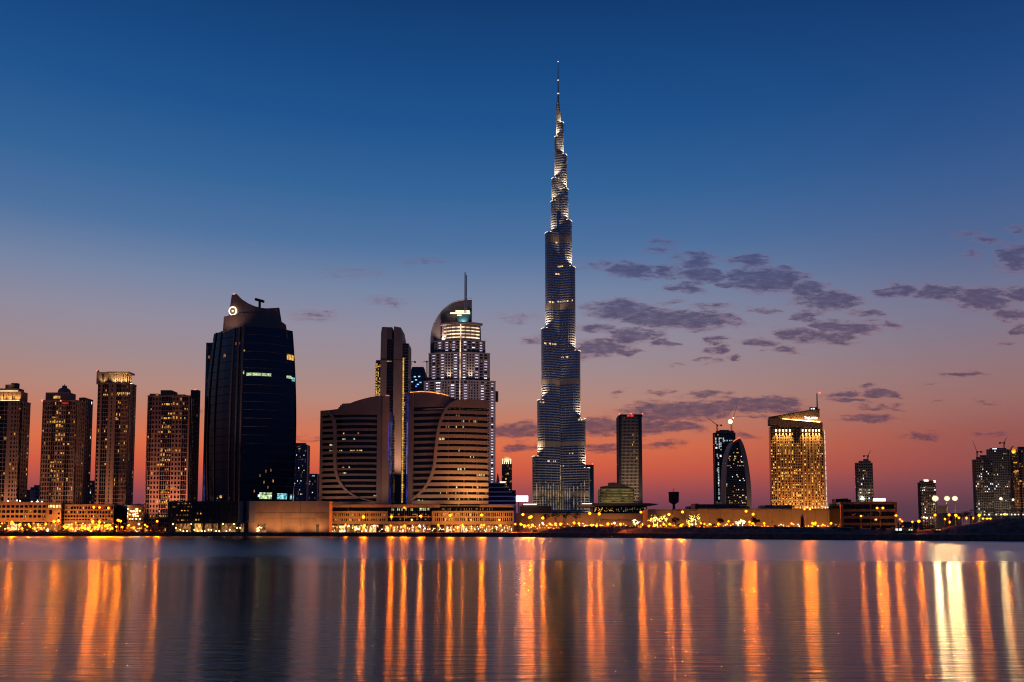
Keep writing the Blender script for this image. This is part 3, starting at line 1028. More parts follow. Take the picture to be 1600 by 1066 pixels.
def lerp_curve(pts, z):
    """x at height z on a polyline of (x, z) sorted by z descending."""
    for (xa, za), (xb, zb) in zip(pts, pts[1:]):
        if za >= z >= zb:
            return xa + (xb - xa) * (za - z) / max(1e-6, za - zb)
    return pts[0][0] if z > pts[0][1] else pts[-1][0]


def smooth_pts(pts, n=6):
    """Catmull-Rom through the points."""
    out = []
    P_ = [pts[0]] + list(pts) + [pts[-1]]
    for i in range(1, len(P_) - 2):
        for k in range(n):
            t_ = k / n
            out.append(tuple(.5 * ((2 * P_[i][c]) + (-P_[i - 1][c] + P_[i + 1][c]) * t_ + (2 * P_[i - 1][c] - 5 * P_[i][c] + 4 * P_[i + 1][c] - P_[i + 2][c]) * t_ ** 2 + (-P_[i - 1][c] + 3 * P_[i][c] - 3 * P_[i + 1][c] + P_[i + 2][c]) * t_ ** 3) for c in range(2)))
    return out + [pts[-1]]


def top_wall(B, fc, prof, z_low, name, m_, d0=0.0, d1=-4.0):
    """Wall on the facade between height z_low and a roof profile of (px, py)."""
    q = MB()
    pts = [(min(.999, max(.001, B.T(px))), B.Z(py)) for px, py in prof]
    fine = []
    for (a, za), (b_, zb) in zip(pts, pts[1:]):
        k = max(1, int(abs(b_ - a) * 16))
        fine += [(a + (b_ - a) * i / k, za + (zb - za) * i / k) for i in range(k)]
    fine.append(pts[-1])
    for (a, za), (b_, zb) in zip(fine, fine[1:]):
        if b_ - a < 1e-5:
            continue
        p0, p1, r0, r1 = fc.pt(a, d0), fc.pt(b_, d0), fc.pt(a, d1), fc.pt(b_, d1)
        zl = z_low
        q.add([(*p0, zl), (*p1, zl), (*p1, zb), (*p0, za), (*r0, zl), (*r1, zl), (*r1, zb), (*r0, za)],
              [(0, 1, 2, 3), (5, 4, 7, 6), (3, 2, 6, 7), (1, 0, 4, 5), (0, 3, 7, 4), (2, 1, 5, 6)])
    return q.build(name, m_, B.root)


TWL = Building("curved_office_block", "left one of two curved banded office blocks, dark glass with S-shaped beige rib", "building", 497, 608, 622, 40, "pair of curved office blocks")
fL = Face((-TWL.w / 2, 3), (TWL.w / 2, 0), 5.0, 20)
tl = lambda px: TWL.T(px)
zt = TWL.Z(640)
q = MB()
q.prism([fL.pt(i / 14, -1.6) for i in range(15)] + [(TWL.w / 2 - 1.6, 38), (-TWL.w / 2 + 1.6, 38)], 0, TWL.Z(641))
q.build("glass_core", G_DARK, TWL.root)
S1 = smooth_pts([(509, 641), (518, 652), (522, 668), (523, 690), (523, 715), (526, 740), (534, 757), (550, 772), (572, 781), (598, 787)])
S1 = [(TWL.X(a), TWL.Z(b_)) for a, b_ in S1]
q = MB()
for (xa, za), (xb, zb) in zip(S1, S1[1:]):
    ta, tb = (xa + TWL.w / 2) / TWL.w, (xb + TWL.w / 2) / TWL.w
    wd = 1.15 / TWL.w
    ra = [fL.pt(t_, d) + (z,) for t_, z in ((ta - wd, za), (ta + wd, za), (tb + wd, zb), (tb - wd, zb)) for d in (.5, -1.7)]
    q.add(ra, [(0, 2, 4, 6), (1, 7, 5, 3), (0, 6, 7, 1), (2, 3, 5, 4), (0, 1, 3, 2), (4, 5, 7, 6)])
q.build("curved_rib", CLAD, TWL.root)
rtw = random.Random(51)
FLH = 8.78
for i in range(16):
    yb0 = 652.6 + i * FLH                      # photo row of the band's upper edge
    zb0, zb1 = TWL.Z(yb0 + 4.3), TWL.Z(yb0)
    if yb0 + 5 > 790:
        break
    xs = lerp_curve(S1, (zb0 + zb1) / 2)
    ts = (xs + TWL.w / 2) / TWL.w
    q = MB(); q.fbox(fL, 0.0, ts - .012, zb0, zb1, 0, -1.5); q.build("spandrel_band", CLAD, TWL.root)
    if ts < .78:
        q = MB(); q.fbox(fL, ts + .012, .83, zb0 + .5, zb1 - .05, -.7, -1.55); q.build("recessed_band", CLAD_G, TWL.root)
q = MB(); q.fbox(fL, 0.0, .03, 0, TWL.Z(641), .05, -1.5); q.build("corner_pier", CLAD, TWL.root)
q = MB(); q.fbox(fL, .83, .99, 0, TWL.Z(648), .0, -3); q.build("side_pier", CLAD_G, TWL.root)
q = MB(); q.fbox(fL, .90, .99, 0, TWL.Z(619), .6, -8); q.build("edge_pier", CLAD, TWL.root)
top_wall(TWL, fL, [(510, 641), (527, 639.5), (528, 637), (533, 636), (533.5, 631.5), (547, 631), (555, 628), (565, 625), (578, 621.5), (590, 619.5), (600, 619)], TWL.Z(648.5), "roof_fascia", CLAD_G, -.3, -6)
q = MB(); q.fbox(fL, 0, .11, TWL.Z(649), TWL.Z(641), .02, -3); q.build("roof_fascia", CLAD, TWL.root)
q = MB(); q.fbox(fL, .25, .95, TWL.Z(648), TWL.Z(632), -6, -20); q.build("roof_block", CLAD_G, TWL.root)


def bits(B, fc, rows, rnd, d=-1.5, n=None, dens=.5, w=(.8, 2.2), hh=3.0, mats=(0, 1, 2)):
    """Small lit panes behind the window bands: rows of (row, px0, px1, count)."""
    q = MB()
    for py, a, b_, c in rows:
        for k in range(c):
            px = rnd.uniform(a, b_)
            t_ = (B.X(px) - fc.A[0]) / (fc.B[0] - fc.A[0])
            dw = rnd.uniform(*w) * B.m / fc.L
            q.fquad(fc, t_, min(.99, t_ + dw), B.Z(py + hh), B.Z(py), d, rnd.choice(mats), 1)
    return q.build("lit_window", [L_YEL, L_GREEN, L_DIM], B.root, "stuff")


bits(TWL, fL, [(676.5, 527, 560, 4), (685.4, 534, 540, 4), (685.4, 550, 554, 1), (703.6, 524, 566, 14), (729.5, 530, 548, 5), (738.5, 524, 548, 9), (658, 518, 521, 3), (694, 510, 516, 3), (703, 510, 516, 3), (773.8, 585, 592, 6), (756, 530, 534, 2)], rtw)
q = MB(); q.box(TWL.w / 2 - 1.2, TWL.w / 2 - .3, -1.0, -.6, TWL.Z(720), TWL.Z(660)); q.build("violet_light_strip", glow("violet_light", (.35, .2, 1), .16, .6, .1), TWL.root)
q = MB(); q.box(TWL.X(601), TWL.X(607), -1.2, -.8, TWL.Z(619), TWL.Z(617.8)); q.build("red_beacon", glow("dim_beacon", (1, .1, .05), 1.4), TWL.root)

TWR = Building("curved_office_block", "right one of two curved banded office blocks, orange-lit with amber rope light on its roof", "building", 637, 763, 618, 40, "pair of curved office blocks")
fR = Face((-TWR.w / 2, 1.5), (TWR.w / 2, 2), 6.0, 22)
q = MB()
q.prism([fR.pt(i / 14, -1.8) for i in range(15)] + [(TWR.w / 2 - 1.6, 38), (-TWR.w / 2 + 1.6, 38)], 0, TWR.Z(640))
q.build("glass_core", G_DARK, TWR.root)
S2p = [(716, 626), (704, 632), (695, 644), (688, 660), (684, 680), (681, 705), (679, 727), (674, 745), (666, 760), (655, 772), (642, 782)]
S2 = [(TWR.X(a), TWR.Z(b_)) for a, b_ in smooth_pts(S2p)]
q = MB()
for (xa, za), (xb, zb) in zip(S2, S2[1:]):
    ta, tb = (xa + TWR.w / 2) / TWR.w, (xb + TWR.w / 2) / TWR.w
    wd = 1.0 / TWR.w
    ra = [fR.pt(max(.001, t_), d) + (z,) for t_, z in ((ta - wd, za), (ta + wd, za), (tb + wd, zb), (tb - wd, zb)) for d in (.5, -2.0)]
    q.add(ra, [(0, 2, 4, 6), (1, 7, 5, 3), (0, 6, 7, 1), (2, 3, 5, 4), (0, 1, 3, 2), (4, 5, 7, 6)])
q.build("curved_rib", CLAD, TWR.root)
for i in range(16):
    yb0 = 642.3 + i * 9.35
    zb0, zb1 = TWR.Z(yb0 + 5.2), TWR.Z(yb0)
    xs = lerp_curve(S2, (zb0 + zb1) / 2)
    ts = min(.98, max(.02, (xs + TWR.w / 2) / TWR.w))
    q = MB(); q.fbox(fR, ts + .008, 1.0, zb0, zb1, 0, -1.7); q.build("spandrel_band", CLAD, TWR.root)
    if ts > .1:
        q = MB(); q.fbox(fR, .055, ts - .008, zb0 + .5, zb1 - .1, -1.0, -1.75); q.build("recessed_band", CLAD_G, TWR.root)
for t_ in (.7, .5, .86):
    for i in range(15):
        yb0 = 647.6 + i * 9.35
        q = MB(); q.fbox(fR, t_, t_ + .006, TWR.Z(yb0 + 4.0), TWR.Z(yb0), -1.2, -1.78, 1); q.build("mullion", CLAD_G, TWR.root)
top_wall(TWR, fR, [(694, 645), (697, 640), (701, 634), (708, 628.5), (716, 625.5), (730, 624.5), (748, 624.5), (763, 625.5)], TWR.Z(637.6), "roof_fascia", CLAD, .02, -8)
top_wall(TWR, fR, [(638, 613.5), (655, 613), (672, 614.5), (688, 617), (702, 621), (714, 625.5), (716, 628)], TWR.Z(636), "roof_fascia", CLAD_G, -1.2, -12)
q = MB(); q.fbox(fR, 0, .055, 0, TWR.Z(614), .03, -3); q.build("side_pier", CLAD_G, TWR.root)
q = MB()
rope = [(638.5, 612.5), (655, 612), (672, 613.4), (688, 616), (700, 619.4)]
for (a, b_), (c, d_) in zip(rope, rope[1:]):
    q.tube([(*fR.pt(TWR.T(a), -1.0), TWR.Z(b_)), (*fR.pt(TWR.T(c), -1.0), TWR.Z(d_))], .28, 5)
q.build("rope_light", L_ROPE, TWR.root)
bits(TWR, fR, [(648.5, 712, 718, 3), (657, 700, 745, 6), (666, 690, 745, 4), (685, 684, 692, 8), (685, 692, 696, 2), (732, 715, 728, 7), (741, 734, 757, 8), (712, 735, 742, 2), (760, 700, 760, 5), (769, 680, 760, 9), (778, 680, 760, 9), (703, 716, 722, 2), (781, 650, 660, 4)], rtw, d=-1.7, hh=3.2)
TWR.flood(12, -24, 19, (16, 0, 34), 22000, (1, .4, .1), 130)  # lamps added out of view behind the podium parapet to brighten both curved blocks
TWR.flood(27, -24, 19, (24, 0, 58), 56000, (1, .4, .1), 120)
TWR.flood(-20, -24, 19, (-20, 0, 45), 11000, (1, .5, .26), 120)
TWL.flood(-18, -26, 19, (-14, 0, 55), 10000, (1, .5, .3), 120)
TWL.flood(14, -26, 19, (16, 0, 55), 8500, (1, .5, .3), 120)

# ---------------------------------------------------------------- slab tower between them
S = Building("slab_tower", "tall slab tower with blank stone pylons and yellow dotted light, between the curved blocks", "tower", 592, 627, 690, 26)
zS = S.Z(513)
q = MB(); q.box(S.X(602), S.X(612.5), 1.2, 24, 0, S.Z(530)); q.build("glass_shaft", G_DARK, S.root)
q = MB()
for j in range(60):
    z = S.Z(530) * j / 60
    q.box(S.X(602), S.X(612.5), .9, 1.3, z, z + .35)
q.box(S.X(607), S.X(607.5), .8, 1.3, 0, S.Z(530))
q.build("floor_line", mat("dark_grey_frame", (.07, .06, .06), .6), S.root, "stuff")
block(S, "shaft_cap", CLAD_G, 602, 612.5, 511, 530, .8, 20)
q = MB(); q.plate([(S.X(592), 0), (S.X(602), 0), (S.X(602), S.Z(511)), (S.X(594), S.Z(511)), (S.X(592.5), S.Z(520)), (S.X(592), S.Z(560))], 0, 24); q.build("stone_pylon", CLAD, S.root)
q = MB(); q.plate([(S.X(612.5), 0), (S.X(626.5), 0), (S.X(626.5), S.Z(525)), (S.X(624), S.Z(512)), (S.X(613), S.Z(510))], -.2, 24); q.build("stone_pylon", CLAD, S.root)
for px0, px1 in ((592, 602), (612.5, 626.5)):
    q = MB(); q.box(S.X(px0) - .1, S.X(px1) + .1, -.35, .2, S.Z(563.4), S.Z(562.4)); q.build("pylon_joint", CLAD_G, S.root)
q = MB(); q.box(S.X(627), S.X(635.5), 4, 22, 0, S.Z(535)); q.build("glass_wing", G_BLUE, S.root)
q = MB(); q.box(S.X(583.5), S.X(591.8), 5, 22, 0, S.Z(561)); q.build("glass_wing", G_DARK, S.root)
q = MB()
for j in range(64):
    z = S.Z(535) * j / 64
    q.box(S.X(627), S.X(636.2), 3.5, 22.3, z, z + .3)
for j in range(58):
    z = S.Z(561) * j / 58
    q.box(S.X(582.6), S.X(591.8), 4.4, 22.3, z, z + .3)
q.build("balcony_slab", CLAD_G, S.root, "stuff")
q = MB()
for j in range(62):
    z = S.Z(785) + (S.Z(557) - S.Z(785)) * j / 62
    q.box(S.X(626.7), S.X(628.6), 3.2, 3.6, z, z + 1.5, 0)
    if rtw.random() < .35:
        q.box(S.X(629), S.X(630.5), 3.7, 3.9, z, z + 1.4, 1)
for j in range(26):
    z = S.Z(617) + (S.Z(566) - S.Z(617)) * j / 26
    for c in range(3):
        if rtw.random() < .55:
            x = S.X(584.5 + c * 2.4)
            q.box(x, x + .7, 4.5, 4.8, z, z + .8, 0)
q.build("dotted_light", [glow("yellow_dots", (1, .55, .1), .85, .5, .4), L_DIM], S.root, "stuff")
block(S, "lit_band", L_WARM, 603, 611.5, 563.5, 565, 1.0, 1.15)
q = MB(); q.box(S.X(633.5), S.X(636.5), 2.6, 2.9, S.Z(787), S.Z(612), 0); q.box(S.X(634.3), S.X(635), 2.4, 2.6, S.Z(740), S.Z(660), 1)
q.build("blue_light_strip", [glow("deep_blue_light", (.12, .12, 1), .15, .7, .08), glow("pale_blue_strip", (.62, .6, 1), .6, .6, .06)], S.root)
S.flood(-4, -32, 30, (-6, 0, 110), 170000, (1, .56, .4), 70)  # added lamps that brighten the blank pylons
S.flood(9, -30, 30, (10, 0, 90), 140000, (1, .56, .4), 70)

# blue-lit tower under construction behind
Cb = Building("construction_tower", "dark tower under construction with blue worklights, beside the sail-topped hotel", "tower", 637, 664, 1300, 24)
plain_tower(Cb, 584, [(637, 664, "w", 8)], 44, 61, FARW, G_BLUE, lp=.05, lmats=(L_BLUE, L_CYAN), pier=.2)
q = MB(); q.plate([(Cb.X(638), Cb.Z(584)), (Cb.X(663), Cb.Z(584)), (Cb.X(660), Cb.Z(573)), (Cb.X(642), Cb.Z(573))], 2, 20); q.build("upper_storey", mat("blue_grey_concrete", (.1, .13, .18), .8), Cb.root)
q = MB()
for a_, b_ in ((645, 588), (652, 587.6), (647, 593), (654, 597), (641, 596), (650, 600)):
    q.box(Cb.X(a_), Cb.X(a_ + 3), -.3, .1, Cb.Z(b_ + 1.6), Cb.Z(b_))
q.build("worklight", glow("blue_worklight", (.25, .55, 1), 1.6, .4, .3), Cb.root, "stuff")
block(Cb, "side_wing", FARW, 660, 669, 585, 790, 26, 40)


def crane(px, py0, py1, jib, Y, label, cab=True, col=DARK, th=.7):
    """A tower crane standing on a roof: mast, cab, jib and counter-jib, all lattice."""
    x, _, z0 = at(px, py0, Y)
    z1 = at(px, py1, Y)[2]
    r = empty("tower_crane", (x, Y, z0), label, "crane", "tower cranes on towers under construction")
    H = z1 - z0
    q = MB()
    for sx in (-1, 1):
        for sy in (-1, 1):
            q.tube([(sx * th, sy * th, 0), (sx * th, sy * th, H)], .22, 4)
    n = max(3, int(H / 3))
    for i in range(n):
        a, b_ = H * i / n, H * (i + 1) / n
        s_ = 1 if i % 2 else -1
        q.tube([(-th * s_, -th, a), (th * s_, -th, b_)], .16, 4)
        q.tube([(-th * s_, th, a), (th * s_, th, b_)], .16, 4)
    q.build("mast", col, r)
    jx, _, jz = at(jib[0], jib[1], Y)
    jx, jz = jx - x, jz - z0
    q = MB()
    L = sqrt(jx * jx + (jz - H) ** 2)
    n = max(5, int(L / 4))
    for off in ((0, -.7, -.3), (0, .7, -.3), (0, 0, .8)):
        q.tube([(off[0], off[1], H + off[2]), (jx, 0, jz)], .2, 4)
    for i in range(n):
        f0, f1 = i / n, (i + .5) / n
        q.tube([(jx * f0, -.7 * (1 - f0), H + (jz - H) * f0 - .3 * (1 - f0)), (jx * f1, 0, H + (jz - H) * f1 + .8 * (1 - f1))], .14, 4)
    q.build("jib", col, r)
    cx = -6.5 if jx > 0 else 6.5
    q = MB(); q.tube([(0, 0, H), (cx, 0, H + .4)], .4, 4); q.box(cx - 1.4, cx + 1.4, -1, 1, H - 1.6, H + .9); q.build("counterweight", col, r)
    q = MB(); q.box(-1.1, 1.1, -1.7, -.2, H - 1.8, H + .8); q.build("cab", col, r)
    return r


crane(642, 572, 565.5, (634, 553), 1305, "crane with raised jib over the blue-lit tower")
crane(667, 585, 565, (659, 566), 1330, "crane with level jib just left of the sail-topped hotel", col=CONC)

# ---------------------------------------------------------------- sail-topped hotel tower
HT = Building("hotel_tower", "stepped hotel tower with curved sail wall, mast and columns of white-lit windows", "tower", 660, 775, 1100, 60)
rh = random.Random(71)
TIERS = [(661, 774, 790, 597, 0.0, 10), (668, 765, 597, 553, 2.5, 9), (677, 757.5, 553, 533, 5.0, 8)]
for (a, b_, yb, yt, back, blg) in TIERS:
    z0, z1 = HT.Z(yb), HT.Z(yt)
    fc = Face((HT.X(a), back), (HT.X(b_), back), blg, 16)
    g = MB(); g.prism([fc.pt(i / 12, -.8) for i in range(13)] + [(HT.X(b_) - 1, 50), (HT.X(a) + 1, 50)], z0 if yb < 780 else 0, z1); g.build("tier_core", glass("plum_glass", (.02, .015, .035), .15), HT.root)
    wl, lt = MB(), MB()
    nf = int(round((z1 - z0) / 3.7))
    fh = (z1 - z0) / nf
    # columns repeat: bright balcony bays between stone piers
    mid = 718.5
    cols = []
    if yb == 597:
        bays = [(673, 680), (687, 694), (708, 714.5), (721.5, 728), (741, 748), (755, 762)]
        solid = [(694, 708, 3), (728, 741, 3)]
    elif yb == 553:
        bays = [(682, 689), (693.5, 700), (705, 711), (723, 729), (736, 742.5), (748, 754)]
        solid = [(711, 723, 1)]
    else:
        bays = [(663, 669), (679, 689), (703, 711), (724, 731), (750, 757), (766, 772)]
        solid = [(690, 703, 3), (735, 748, 3)]
    tt = lambda px: (HT.X(px) - fc.A[0]) / (fc.B[0] - fc.A[0])
    for j in range(nf + 1):
        wl.fbox(fc, 0, 1, max(z0, z0 + j * fh - .55), min(z1, z0 + j * fh + .55), -.05, -.7)
    edges = sorted(set([0.0, 1.0] + [tt(p) for bb in bays for p in bb]))
    for e in edges:
        wl.fbox(fc, max(0, e - .011), min(1, e + .011), z0, z1, .25, -.75, 1)
    for (sa, sb, n_) in solid:
        for k in range(n_ + 1):
            e = tt(sa + (sb - sa) * k / n_)
            wl.fbox(fc, e - .009, e + .009, z0, z1, .12, -.72, 1)
    wl.build("stone_grid", mat("mauve_stone", (.36, .29, .28), .8, var=.08), HT.root, "stuff")
    for (ba, bb) in bays:
        for j in range(nf):
            if rh.random() < .88:
                c, hw = (ba + bb) / 2, (bb - ba) * rh.uniform(.26, .42)
                lt.fquad(fc, tt(c - hw), tt(c + hw), z0 + j * fh + .8, z0 + j * fh + 2.1, -.45, 0 if rh.random() < .75 else 1, 1)
    for j in range(nf):
        for k in range(14):
            if rh.random() < .12:
                p = rh.uniform(a + 2, b_ - 4)
                lt.fquad(fc, tt(p), tt(p + 2.2), z0 + j * fh + .8, z0 + j * fh + 2.6, -.5, 2, 1)
    lt.build("lit_window", [L_LILAC, L_COOL, L_DIM], HT.root, "stuff")
    q = MB(); q.fbox(fc, -.004, 1.004, z1, z1 + 1.2, .4, -30); q.build("tier_parapet", mat("mauve_stone", (.36, .29, .28), .8), HT.root)
    q = MB(); q.fbox(fc, tt(717.7), tt(719.3), z0, z1, .7, .3, 1); q.build("center_light_strip", glow("warm_vertical_strip", (1, .62, .42), 1.1, .7, .05), HT.root)
    for px in ((701, 735) if yb == 597 else ()):
        HT.flood(HT.X(px), back - blg - 2, z0 + 1, (HT.X(px), back - blg + 1, z0 + 30), 26000, (1, .85, .6), 60)
# drum with lit strips
zd0, zd1 = HT.Z(533), HT.Z(507)
fd = Face((HT.X(688), 8), (HT.X(750), 8), 9, 16)
q = MB(); q.prism([fd.pt(i / 14, -.5) for i in range(15)] + [(HT.X(750) - 1, 46), (HT.X(688) + 1, 46)], zd0, zd1); q.build("crown_drum", CLAD_G, HT.root)
for py in (510.6, 515.8, 521, 526.3):
    q = MB(); q.fbox(fd, .06, .97, HT.Z(py + 1.5), HT.Z(py), .35, -.6); q.build("crown_light_band", glow("warm_band", (1, .72, .45), 1.5, .6, .06), HT.root)
q = MB()
for i in range(9):
    q.fbox(fd, i / 8 * .96 + .01, i / 8 * .96 + .022, zd0, zd1, .5, -.55, 1)
q.build("drum_mullion", CLAD_G, HT.root, "stuff")
q = MB(); q.fbox(Face((HT.X(686), 6), (HT.X(753), 6), 10, 16), 0, 1, zd1, HT.Z(504), .6, -34); q.build("drum_roof", CLAD, HT.root)
q = MB(); q.fbox(fd, .485, .51, zd0, zd1, .9, .4, 1); q.build("center_light_strip", glow("warm_vertical_strip", (1, .62, .42), 1.1, .7, .05), HT.root)
# sail wall
sp = smooth_pts([(669.5, 560), (669.5, 525), (672, 508), (678, 494), (689, 479), (702, 469), (714, 464.5), (724, 462.6), (735, 462)], 5)
q = MB(); q.plate([(HT.X(669), HT.Z(600)), (HT.X(735.5), HT.Z(600))] + [(HT.X(a), HT.Z(b_)) for a, b_ in sp[::-1]], 18, 24); q.build("sail_wall", mat("sail_metal", (.25, .2, .2), .5, var=.06), HT.root)
q = MB()
rim = [(HT.X(a), 17.6, HT.Z(b_)) for a, b_ in sp]
q.tube(rim, .7, 6); q.build("sail_rim", STEEL, HT.root)
q = MB(); q.box(HT.X(712), HT.X(735), 13, 17.9, HT.Z(504), HT.Z(482)); q.build("sail_glass", G_TEAL, HT.root)
for (a, b_, py, ph) in ((709.5, 732, 482, 1.7), (701, 732.6, 485.2, 1.9), (712, 719, 488.6, 1.4)):
    q = MB(); q.box(HT.X(a), HT.X(b_), 10.8, 11.6, HT.Z(py + ph), HT.Z(py)); q.build("roof_light_bar", glow("roof_bar", (1, .8, .52), 2.2), HT.root)
HT.flood(HT.X(722), 9.5, HT.Z(503), (HT.X(721), 17, HT.Z(492)), 15000, (.9, .95, .85), 120)
q = MB(); q.tube([(HT.X(724.6), 11, HT.Z(486)), (HT.X(724.6), 11, HT.Z(422))], [1.0, .8], 8); q.tube([(HT.X(726.8), 11.6, HT.Z(486)), (HT.X(726.8), 11.6, HT.Z(426))], [.9, .7], 8); q.build("mast", STEEL, HT.root)
for px, yt in ((663, 613), (753, 598), (771, 612)):
    block(HT, "roof_plant", CLAD_G, px, px + 7, yt - 5, yt + 10, 22, 36)
HT.flood(20, -250, 1, (0, 0, 165), 1100000, (1, .68, .66), 50)  # added strong lamp far in front, lifts the dark mauve stone

# layered blue building and low far tower beside the right curved block
Lb = Building("terraced_building", "low blue-violet building of stacked floor slabs beside the right curved block", "building", 762, 806, 900, 24)
q = MB(); q.box(-Lb.w / 2, Lb.w / 2, 1, 24, 0, Lb.Z(766)); q.build("glass_core", glass("violet_glass", (.03, .03, .09), .2), Lb.root)
for i, (py, x1) in enumerate(((754, 790), (761, 796), (768, 800), (775, 806), (782, 806), (788, 806))):
    q = MB(); q.box(Lb.X(762), Lb.X(x1), -1.2 + .3 * (i < 3), 14, Lb.Z(py + 1.6), Lb.Z(py)); q.build("floor_slab", mat("violet_white_slab", (.34, .31, .4), .7), Lb.root)
block(Lb, "upper_core", glass("violet_glass", (.03, .03, .09), .2), 764, 788, 755, 768, 2, 12)
q = MB(); q.box(Lb.X(781), Lb.X(790), -1.5, -1.1, Lb.Z(754.2), Lb.Z(752.8)); q.build("edge_light", L_STRIP, Lb.root)
q = MB(); q.plate([(Lb.X(775), Lb.Z(755)), (Lb.X(781), Lb.Z(755)), (Lb.X(778.2), Lb.Z(740)), (Lb.X(777), Lb.Z(740))], 4, 8); q.build("roof_fin", CLAD_G, Lb.root)
Lb.flood(0, -14, 1, (0, 0, 24), 22000, (.5, .42, 1), 130)  # added low lamp that brightens the slabs in violet
Fc = Building("apartment_tower", "small far tower with floodlit crown, left of the supertall tower", "tower", 784, 800, 1500, 20)
plain_tower(Fc, 722, [(784, 789, "w", 2), (789, 795, "w", 2, 2), (795, 800, "w", 2)], 26, 81, STONE, lp=.12, side_lp=.05, lmats=(L_YEL, L_DIM))
block(Fc, "crown_drum", STONE, 787, 797, 713.5, 722, 2, 16)
q = MB()
for p in (785, 788, 791, 794, 797.5):
    q.box(Fc.X(p), Fc.X(p + 1.1), -.5, .2, Fc.Z(725), Fc.Z(720.5 if p not in (785, 797.5) else 717))
q.build("crown_light", L_STRIP, Fc.root, "stuff")
Fc.flood(0, -3, Fc.Z(722), (0, 6, Fc.Z(714)), 16000, (1, .75, .4), 120)
Bb = Building("billboard", "blank glowing white billboard left of the supertall tower's foot", "billboard", 806.5, 825, 900, 2)
q = MB(); q.box(-Bb.w / 2, Bb.w / 2, 0, .8, Bb.Z(783.5), Bb.Z(775)); q.build("screen", glow("white_screen", (1, .93, .95), 6), Bb.root)
q = MB(); q.box(-Bb.w / 2 - .4, Bb.w / 2 + .4, .82, 1.6, Bb.Z(784.2), Bb.Z(774.4)); q.build("frame", DARK, Bb.root)
for sx in (-.3, .3):
    q = MB(); q.tube([(Bb.w * sx, 1.2, 0), (Bb.w * sx, 1.2, Bb.Z(783.8))], .5, 6); q.build("post", DARK, Bb.root)

HT.flood(HT.X(690), 2, HT.Z(532), (HT.X(690), 18, HT.Z(500)), 30000, (1, .75, .66), 100)

# ---------------------------------------------------------------- supertall tower
BK = Building("supertall_tower", "supertall stepped spire tower with lit terraces, the tallest thing in the skyline", "tower", 833, 920, 1500, 60, ref=790)
SX = lambda px, py: at(px, py, 1500)[0] - BK.cx
CXP = 876.0
cx0 = BK.X(CXP, 790)
FIN = mat("steel_fins", (.42, .39, .37), .45, metal=.15, var=.08, scale=.04)
BGL = glass("supertall_glass", (.17, .24, .36), .2, .03, .05, .6)
BGL.node_tree.nodes["Principled BSDF"].inputs["Metallic"].default_value = 1.0
# steps: (reach in photo px from the axis, row of the top)
LW = [(43, 715), (35, 627), (28.2, 514.7), (21.5, 364), (12.2, 313), (10.8, 277), (6, 210.5), (3.2, 158)]
RW = [(44, 733), (38.3, 656), (30.8, 550), (23.7, 418), (18.9, 345), (13.6, 294), (11.6, 240), (7, 188.5), (3, 171)]
BW = [(40, 690), (32, 590), (26, 480), (19, 390), (14, 330), (10, 260), (6.5, 200), (3, 165)]
BAND = [(690, 697), (768, 776), (593, 601), (474, 484), (369, 378)]       # mechanical floors, lighter cladding


def wing(ang, steps, name):
    ux, uy = cos(ang), sin(ang)
    prev = 800.0
    for idx, (reach, ytop) in enumerate(steps):
        z0, z1 = (BK.Z(prev) if prev < 800 else 0), BK.Z(ytop)
        R = reach * BK.m / abs(ux if abs(ux) > .3 else 1)
        hw = max(1.6, min(9.5, R * .38 + 1.2))

        def outline(grow, R=R, hw=hw):
            pts = []
            h, r_ = hw + grow, R + grow
            nose = h * .9
            for k in range(9):
                a = -pi / 2 + pi * k / 8
                pts.append((r_ - nose + nose * cos(a), h * sin(a)))
            pts += [(-1, h), (-1, -h)]
            return [(cx0 + p * ux - q_ * uy, 14 + p * uy + q_ * ux) for p, q_ in pts]
        b_ = MB()
        b_.prism(outline(0), z0, z1)
        seg = b_.build(name, BGL, BK.root)
        f = MB()
        nf = max(1, int(round((z1 - z0) / 4.6)))
        fh = (z1 - z0) / nf
        for j in range(nf):
            f.prism(outline(.6), z0 + j * fh, z0 + j * fh + fh * .34)
        # vertical fins round the nose
        o = outline(.55)
        for k in range(0, 9):
            x, y = o[k]
            f.box(x - .16, x + .16, y - .16, y + .16, z0, z1)
        for t_ in (.25, .5, .75):
            for (pa, pb) in ((o[8], o[9]), (o[0], o[10])):
                x, y = pa[0] + (pb[0] - pa[0]) * t_, pa[1] + (pb[1] - pa[1]) * t_
                f.box(x - .16, x + .16, y - .16, y + .16, z0, z1)
        f.build("floor_fin", FIN, seg, "stuff")
        for (ya, yb) in BAND:
            za, zb = BK.Z(yb), BK.Z(ya)
            if za >= z0 - 1 and zb <= z1 + 1:
                q = MB(); q.prism(outline(.62), za, zb); q.build("mechanical_band", mat("band_cladding", (.4, .3, .24), .5, var=.1, scale=.1), seg)
        q = MB(); q.prism(outline(.7), z1, z1 + 1.3); q.build("terrace_edge", FIN, seg)
        # terrace lights at the foot of the next, narrower tier
        if reach > 4:
            q = MB()
            for k in (1, 3, 4, 5, 7):
                x, y = outline(.2)[k]
                q.box(x - 1.1, x + 1.1, y - .5, y + .5, z1 + 1.3, z1 + 2.0)
            q.build("terrace_light", glow("terrace_glow", (1, .78, .5), 2.4), seg, "stuff")
        yield z1, R, hw, ux, uy
        prev = ytop


